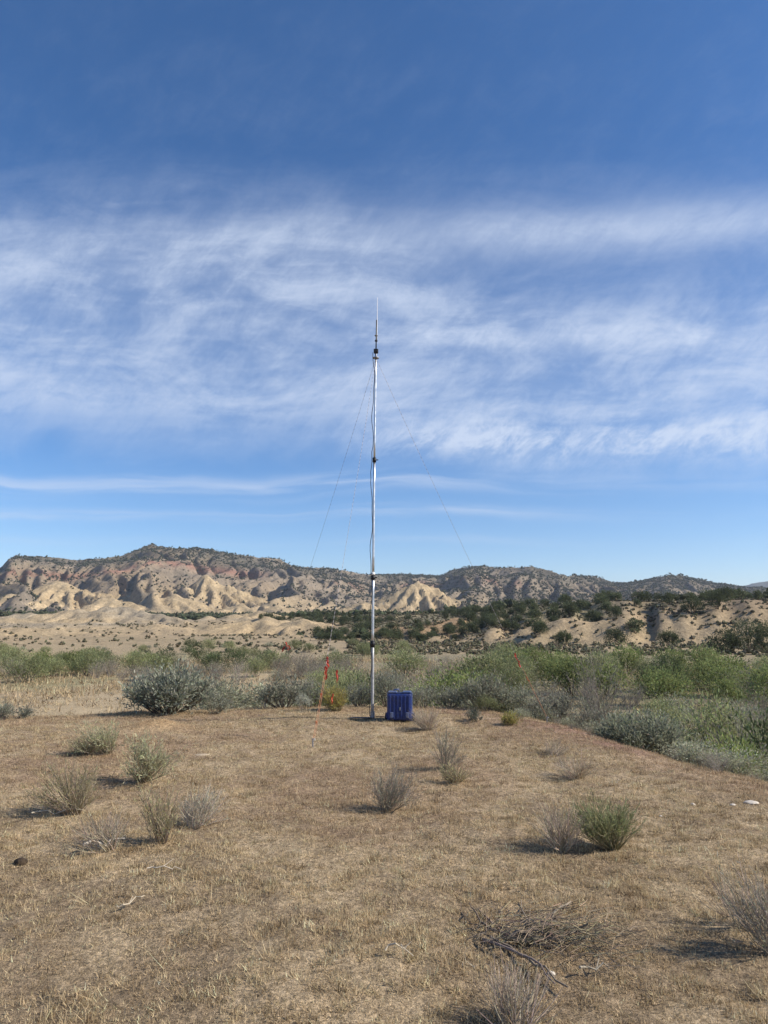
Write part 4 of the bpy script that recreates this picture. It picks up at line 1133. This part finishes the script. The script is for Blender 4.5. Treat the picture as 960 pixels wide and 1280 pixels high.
def flag(parent, p, length, g, wind=(.25, 0), n=3, c=(.58, .09, .06), w=.026, origin=(0, 0, 0), name='flagging_tape'):
    b = MB()
    for i in range(n):
        k = 9; t = np.linspace(0, 1, k)
        L = length * (.6 + .5 * g.random()); wx = wind[0] * (.6 + .8 * g.random()); wy = wind[1] + g.normal() * .1
        P = np.stack([wx * L * t + .012 * np.sin(t * 9 + i), wy * L * t, -L * t * math.sqrt(max(.1, 1 - wx ** 2))], 1) + np.asarray(p) - np.asarray(origin)
        V, F = ribbon(P, w, g, g.normal() * 3); b.add(V, F, cvar(c, 1, g, .12)[0])
    # knot
    V, F = box(*(np.asarray(p) - np.asarray(origin)), .022, .02, .022, .005); b.add(V, F, c)
    return b.build(name, M_tape, parent)
g9 = np.random.default_rng(90)
for gi, (s, lb, slb) in enumerate(guys):
    st_top = s + np.array([0, 0, .09])
    k = 281; t = np.linspace(0, 1, k)
    P = top_pt[None] * (1 - t)[:, None] + st_top[None] * t[:, None]
    P[:, 2] -= .10 * 4 * t * (1 - t)
    e = empty('guy_line', tuple(s), lb, 'guy line', 'guy lines of the mast')
    V, F = tubes((P - s)[None], np.full((1, k), .0024), 4)
    ph = (np.arange(k) % 3 == 0)[:, None]
    cseg = np.where(ph, np.array([.05, .035, .035]), np.array([.46, .42, .42]))
    low_ = ((t > .84) if gi == 0 else (t > .88))[:, None]
    cseg = np.where(low_, np.where(ph, np.array([.38, .25, .16]), np.array([.58, .22, .11])), cseg)
    b = MB(); b.add(V, F, np.repeat(cseg, 4, 0)); b.build('cord', M_cord, e)
    # doubled tail near the stake
    T = P[-42::3] - s + np.array([.018, 0, -.01]); V, F = tubes(T[None], np.full((1, 14), .0025), 4)
    b = MB(); b.add(V, F, (.46, .22, .12)); b.build('cord_tail', M_cord, e)
    def on(py):   # place along the cord seen at picture height py
        v = [(abs(az_el(0, 0)[0]) * 0 + abs(math.atan2(q[2] - CAM_Z, math.hypot(q[0], q[1])) - az_el(480 if gi == 0 else (350 if gi == 1 else 650), py)[1]), i) for i, q in enumerate(P)]
        return P[min(v)[1]]
    if gi == 0:
        flag(e, on(822), .17, g9, (.08, .05), 4, origin=s); flag(e, on(834), .17, g9, (.02, .05), 4, origin=s)
        flag(e, on(868), .08, g9, (.1, 0), 1, (.52, .14, .08), .018, origin=s); flag(e, on(902), .06, g9, (.15, 0), 1, (.55, .22, .11), .012, origin=s)
    elif gi == 1:
        flag(e, on(803), .16, g9, (.45, .1), 3, origin=s); flag(e, on(808), .12, g9, (-.35, 0), 2, origin=s)
    else:
        flag(e, on(817), .12, g9, (.3, 0), 2, origin=s); flag(e, on(827), .11, g9, (.35, 0), 2, origin=s); flag(e, on(846), .10, g9, (.4, 0), 1, (.42, .13, .06), .015, origin=s)
    # stake
    V, F, T = tube_cap(np.array([[0, 0, -.1], [0, 0, .115]]), np.array([.009, .009]), 8)
    b = MB(); b.add(V, F); b.F3.append(T); b.m3 += [0] * len(T)
    V, F, T = tube_cap(np.array([[-.02, 0, .105], [.02, 0, .112], [.03, 0, .09]]), np.array([.006, .006, .006]), 6); b.F3.append(T + b.n); b.m3 += [0] * len(T); b.add(V, F)
    tag(b.build('ground_stake', M_steel, None, tuple(s)), slb, 'stake', 'stakes of the guy lines')
# tape tied to the yellow green shrub
pf = at(421, 838, math.hypot(*gp(419, 889)[:2]))
b = MB()
V, F, T = tube_cap(np.array([[0, 0, -.30], [.01, 0, -.1], [0, 0, .02]]), np.array([.004, .003, .002]), 5); b.add(V, F, (.2, .16, .1))
tape = empty('flagging_strip', tuple(pf), 'red plastic tape bunch tied to a twig above the yellow green shrub', 'tape')
flag(tape, (0, 0, 0), .22, g9, (.05, 0), 4); b.build('twig', M_twig, tape)
pf2 = at(416, 868, math.hypot(*gp(419, 889)[:2]) - .25)
tape = empty('flagging_strip', tuple(pf2), 'orange red tape strip hanging inside the yellow green shrub', 'tape')
flag(tape, (0, 0, 0), .18, g9, (-.1, 0), 3, (.55, .10, .06), .02)

# ------------------------------------------------------------------ blue case
cs = empty('wheeled_case', (case_p[0], case_p[1], gz(case_p[0], case_p[1])), 'blue ribbed plastic wheeled case standing upright on the grass beside the mast', 'case', None, R(-4))
cd = math.hypot(case_p[0], case_p[1]) / F_PX
CW, CH, CDp = 31 * cd, 34 * cd, .34
b = MB(); V, F = box(0, 0, CH * .5, CW * .96, CDp * .55, CH * .97, .03); b.add(V, F); b.build('body', M_blue, cs)
b = MB(); V, F = box(0, -CDp * .33, CH * .51, CW * .93, CDp * .22, CH * .92, .028); b.add(V, F); lid = b.build('lid', M_blue, cs)
b = MB()
for i in range(6):
    xx = (-.36 + i * .144) * CW
    V, F = box(xx, -CDp * .445 - .006, CH * .5, CW * .06, .022, CH * .78, .006); b.add(V, F)
b.build('ribs', M_blue, lid)
b = MB(); V, F = box(0, -CDp * .235, CH * .51, CW * .995, .022, CH * .985, .009); b.add(V, F); b.build('seam_rim', M_blue2, cs)
for s_ in (-1, 1):
    b = MB(); V, F = box(s_ * CW * .28, -CDp * .12, CH * .985 + .008, CW * .34, CDp * .42, .035, .012); b.add(V, F); b.build('top_cap', M_blue2, cs)
    b = MB(); V, F = box(s_ * CW * .30, -CDp * .465 - .012, CH * .24, .05, .03, .09, .008); b.add(V, F); b.build('latch', M_blue2, cs)
    # wheel: tyre ring and hub
    P0, P1 = np.array([s_ * (CW * .485), .03, .062]), np.array([s_ * (CW * .485 + .042), .03, .062])
    V, F, T = tube_cap(np.array([P0, P0 * .9 + P1 * .1, P0 * .1 + P1 * .9, P1]), np.array([.052, .064, .064, .052]), 18)
    b = MB(); b.add(V, F); b.F3.append(T); b.m3 += [0] * len(T); wh = b.build('wheel', M_black, cs)
    V, F, T = tube_cap(np.array([P1, P1 + [s_ * .006, 0, 0]]), np.array([.028, .024]), 12)
    b = MB(); b.add(V, F); b.F3.append(T); b.m3 += [0] * len(T); b.build('hub', M_steel, wh)
    # side bumper low on the flank
    b = MB(); V, F = box(s_ * CW * .49, -CDp * .16, CH * .2, .03, CDp * .3, CH * .22, .01); b.add(V, F); b.build('side_bumper', M_blue, cs)
hp = [[-CW * .26, .0, CH * .99], [-CW * .24, .0, CH + .035], [-CW * .05, .0, CH + .042], [-CW * .03, .0, CH * .99]]
V, F, T = tube_cap(np.array(hp), np.full(4, .012), 8); b = MB(); b.add(V, F); b.F3.append(T); b.m3 += [0] * len(T); b.build('carry_handle', M_blue2, cs, smooth=True)
V, F = box(CW * .02, -CDp * .46 - .012, CH * .45, .02, .012, .05, .004); b = MB(); b.add(V, F); b.build('hasp', M_steel, lid)

# ------------------------------------------------------------------ light, sky
SUN_EL, SUN_AZ = R(36), R(100)      # azimuth clockwise from +Y
sun = bpy.data.lights.new('sun', 'SUN'); sun.energy = 4.5; sun.angle = R(.53); sun.color = (1.0, .92, .80)
so = bpy.data.objects.new('sun', sun); col.objects.link(so)
so.rotation_euler = (R(90) - SUN_EL, 0, -SUN_AZ + math.pi)
so.location = (0, 0, 50)

w = bpy.data.worlds.new('World'); scene.world = w; w.use_nodes = True
t = w.node_tree; t.nodes.clear(); n = NT(t)
out = t.nodes.new('ShaderNodeOutputWorld'); bg = t.nodes.new('ShaderNodeBackground'); bg.inputs[1].default_value = .105
sky = n.n('ShaderNodeTexSky', sky_type='NISHITA', sun_disc=False, sun_elevation=SUN_EL, sun_rotation=SUN_AZ, altitude=1500, air_density=1.0, dust_density=.25, ozone_density=2.5)
tc = n.n('ShaderNodeTexCoord').outputs['Generated']
sp_ = n.n('ShaderNodeSeparateXYZ'); n.put(sp_.inputs[0], tc)
dx, dy, dz = sp_.outputs
az = n.m('ARCTAN2', dx, dy); el = n.m('ARCSINE', n.m('MINIMUM', n.m('MAXIMUM', dz, -1.0), 1.0))
deg = n.m('MULTIPLY', el, 180 / math.pi)
def vec(x, y, z=0.0):
    c = n.n('ShaderNodeCombineXYZ'); n.put(c.inputs[0], x); n.put(c.inputs[1], y); n.put(c.inputs[2], z); return c.outputs[0]
# a flat cloud deck: bands run straight across the view; hx_ across, ep height above the horizon of each band
ady = n.m('ADD', n.m('ABSOLUTE', dy), .02)
ep = n.m('MULTIPLY', n.m('ARCTAN2', dz, ady), 180 / math.pi)
hx_ = n.m('DIVIDE', dx, n.m('SQRT', n.m('ADD', n.m('MULTIPLY', dz, dz), n.m('MULTIPLY', ady, ady))))
def add(*q):
    r = q[0]
    for v in q[1:]: r = n.m('ADD', r, v)
    return r
def mul(*q):
    r = q[0]
    for v in q[1:]: r = n.m('MULTIPLY', r, v)
    return r
w1 = n.m('SUBTRACT', n.noise(vec(mul(hx_, 2.3), mul(ep, .06), 2.0), 1.0, 3, .5), .5)
w2 = n.m('SUBTRACT', n.noise(vec(mul(hx_, 9.0), mul(ep, .35), 5.0), 1.0, 4, .6), .5)
e1 = add(ep, mul(w1, 4.0), mul(w2, .55))
# combed fibres leaning up to the right, and soft mottling
fx_ = add(mul(hx_, 1.0), mul(ep, -.012))
fib = n.noise(vec(mul(fx_, 26.0), mul(e1, .42), 1.0), 1.0, 9, .72, .35)
mot = n.noise(vec(mul(hx_, 5.0), mul(e1, .22), 9.0), 1.0, 6, .6, .6)
streak = n.noise(vec(mul(hx_, 3.2), mul(e1, .85), 7.0), 1.0, 6, .58, .5)
tex = n.mapr(add(mul(fib, .34), mul(mot, .78), mul(streak, .14)), .46, .86, 0.0, 1.0)
right = n.mapr(hx_, -.10, .16, 0.0, 1.0)
wisp = n.m('POWER', n.m('SUBTRACT', 1.0, n.m('ABSOLUTE', n.m('SUBTRACT', mul(n.noise(vec(mul(hx_, 2.6), mul(e1, .55), 15.0), 1.0, 5, .55, .35), 2.0), 1.0))), 7.0)
vlo = add(14.4, mul(right, -2.4), mul(n.m('SUBTRACT', mot, .5), 9.0)); vhi0 = add(25.5, mul(right, -2.5)); vhi1 = add(35.5, mul(right, -8.0))
veil = mul(n.mapr(e1, n.m('SUBTRACT', vlo, 2.4), add(vlo, 3.0), 0.0, 1.0), n.mapr(e1, vhi0, vhi1, 1.0, 0.0))
veil = add(mul(veil, add(.20, mul(tex, .76), mul(wisp, .06))), mul(n.mapr(e1, 24.0, 27.0, 0.0, 1.0), n.mapr(e1, 36.0, 29.0, 0.0, 1.0), right, add(.10, mul(tex, .22))))
def band(c, wd, amp):
    q = n.m('DIVIDE', n.m('SUBTRACT', e1, c), wd)
    return mul(n.m('POWER', 2.718, mul(q, q, -1.0)), amp)
s1 = mul(band(add(29.3, mul(hx_, 2.6)), 1.7, 1.0), n.mapr(hx_, -.45, .30, .22, .62), add(.35, mul(fib, .9)))
s2 = mul(band(22.2, .9, .42), n.mapr(hx_, -.06, .08, 0.0, 1.0), add(.3, mul(fib, .9)))
s3 = mul(add(band(10.8, .8, .50), band(8.4, .45, .42), band(6.2, .3, .2)), n.mapr(hx_, .05, .42, 1.0, .25), n.mapr(streak, .35, .7, .1, 1.0))
s4 = mul(band(14.2, 1.5, .50), n.mapr(hx_, -.12, .10, 0.0, 1.0), n.mapr(fib, .35, .65, .05, 1.1))
hi = mul(n.mapr(ep, 30.0, 35.0, 0.0, 1.0), n.mapr(ep, 52.0, 37.0, 0.0, 1.0), n.mapr(add(mul(fib, .6), mul(mot, .5)), .45, .9, 0.0, .07))
alpha = n.m('MINIMUM', n.m('MAXIMUM', add(mul(veil, .74), mul(s1, .72), mul(s2, .8), s3, mul(s4, .8), hi, mul(wisp, n.mapr(e1, 25.0, 28.0, 0.0, 1.0), n.mapr(e1, 38.0, 30.0, 0.0, 1.0), .02)), 0.0), .80)
hs = n.n('ShaderNodeHueSaturation'); hs.inputs['Saturation'].default_value = 1.24; n.put(hs.inputs['Color'], sky.outputs[0]); skyc = n.mixc(1.0, hs.outputs[0], (.94, .93, 1.0, 1), 'MULTIPLY')
mixed = n.mixc(alpha, skyc, (4.7, 5.3, 6.4, 1))
n.put(bg.inputs[0], mixed); n.put(out.inputs[0], bg.outputs[0])

# thin dry-air haze
HZ = mat = bpy.data.materials.new('air_haze'); mat.use_nodes = True
ht = mat.node_tree; ht.nodes.clear(); hn = NT(ht)
ho = ht.nodes.new('ShaderNodeOutputMaterial'); pv = ht.nodes.new('ShaderNodeVolumePrincipled')
pv.inputs['Color'].default_value = (.80, .88, 1.0, 1); pv.inputs['Density'].default_value = 7.5e-5; pv.inputs['Anisotropy'].default_value = .2
ht.links.new(pv.outputs[0], ho.inputs['Volume'])
V, F = box(0, 0, 190, 26000, 26000, 420)
V[V[:, 2] < 0, 2] = -25
hz = mk('haze', V, [F], HZ); hz['kind'] = 'stuff'; hz['label'] = 'thin blue dry air haze over the whole valley'; hz['category'] = 'haze'

# ------------------------------------------------------------------ camera and render
cam = bpy.data.cameras.new('camera'); co = bpy.data.objects.new('camera', cam); col.objects.link(co)
co.location = (0, 0, CAM_Z); co.rotation_euler = (R(90) + PITCH, 0, 0)
cam.sensor_fit = 'VERTICAL'; cam.sensor_height = 36; cam.lens = 36 * F_PX / 1280
cam.clip_start = .05; cam.clip_end = 40000
scene.camera = co
scene.view_settings.view_transform = 'Standard'; scene.view_settings.look = 'None'; scene.view_settings.gamma = 1; scene.view_settings.exposure = .55
scene.cycles.use_denoising = True
scene.cycles.denoiser = 'OPENIMAGEDENOISE'; scene.cycles.denoising_input_passes = 'RGB_ALBEDO_NORMAL'
scene.cycles.max_bounces = 6; scene.cycles.volume_bounces = 0; scene.cycles.transparent_max_bounces = 6
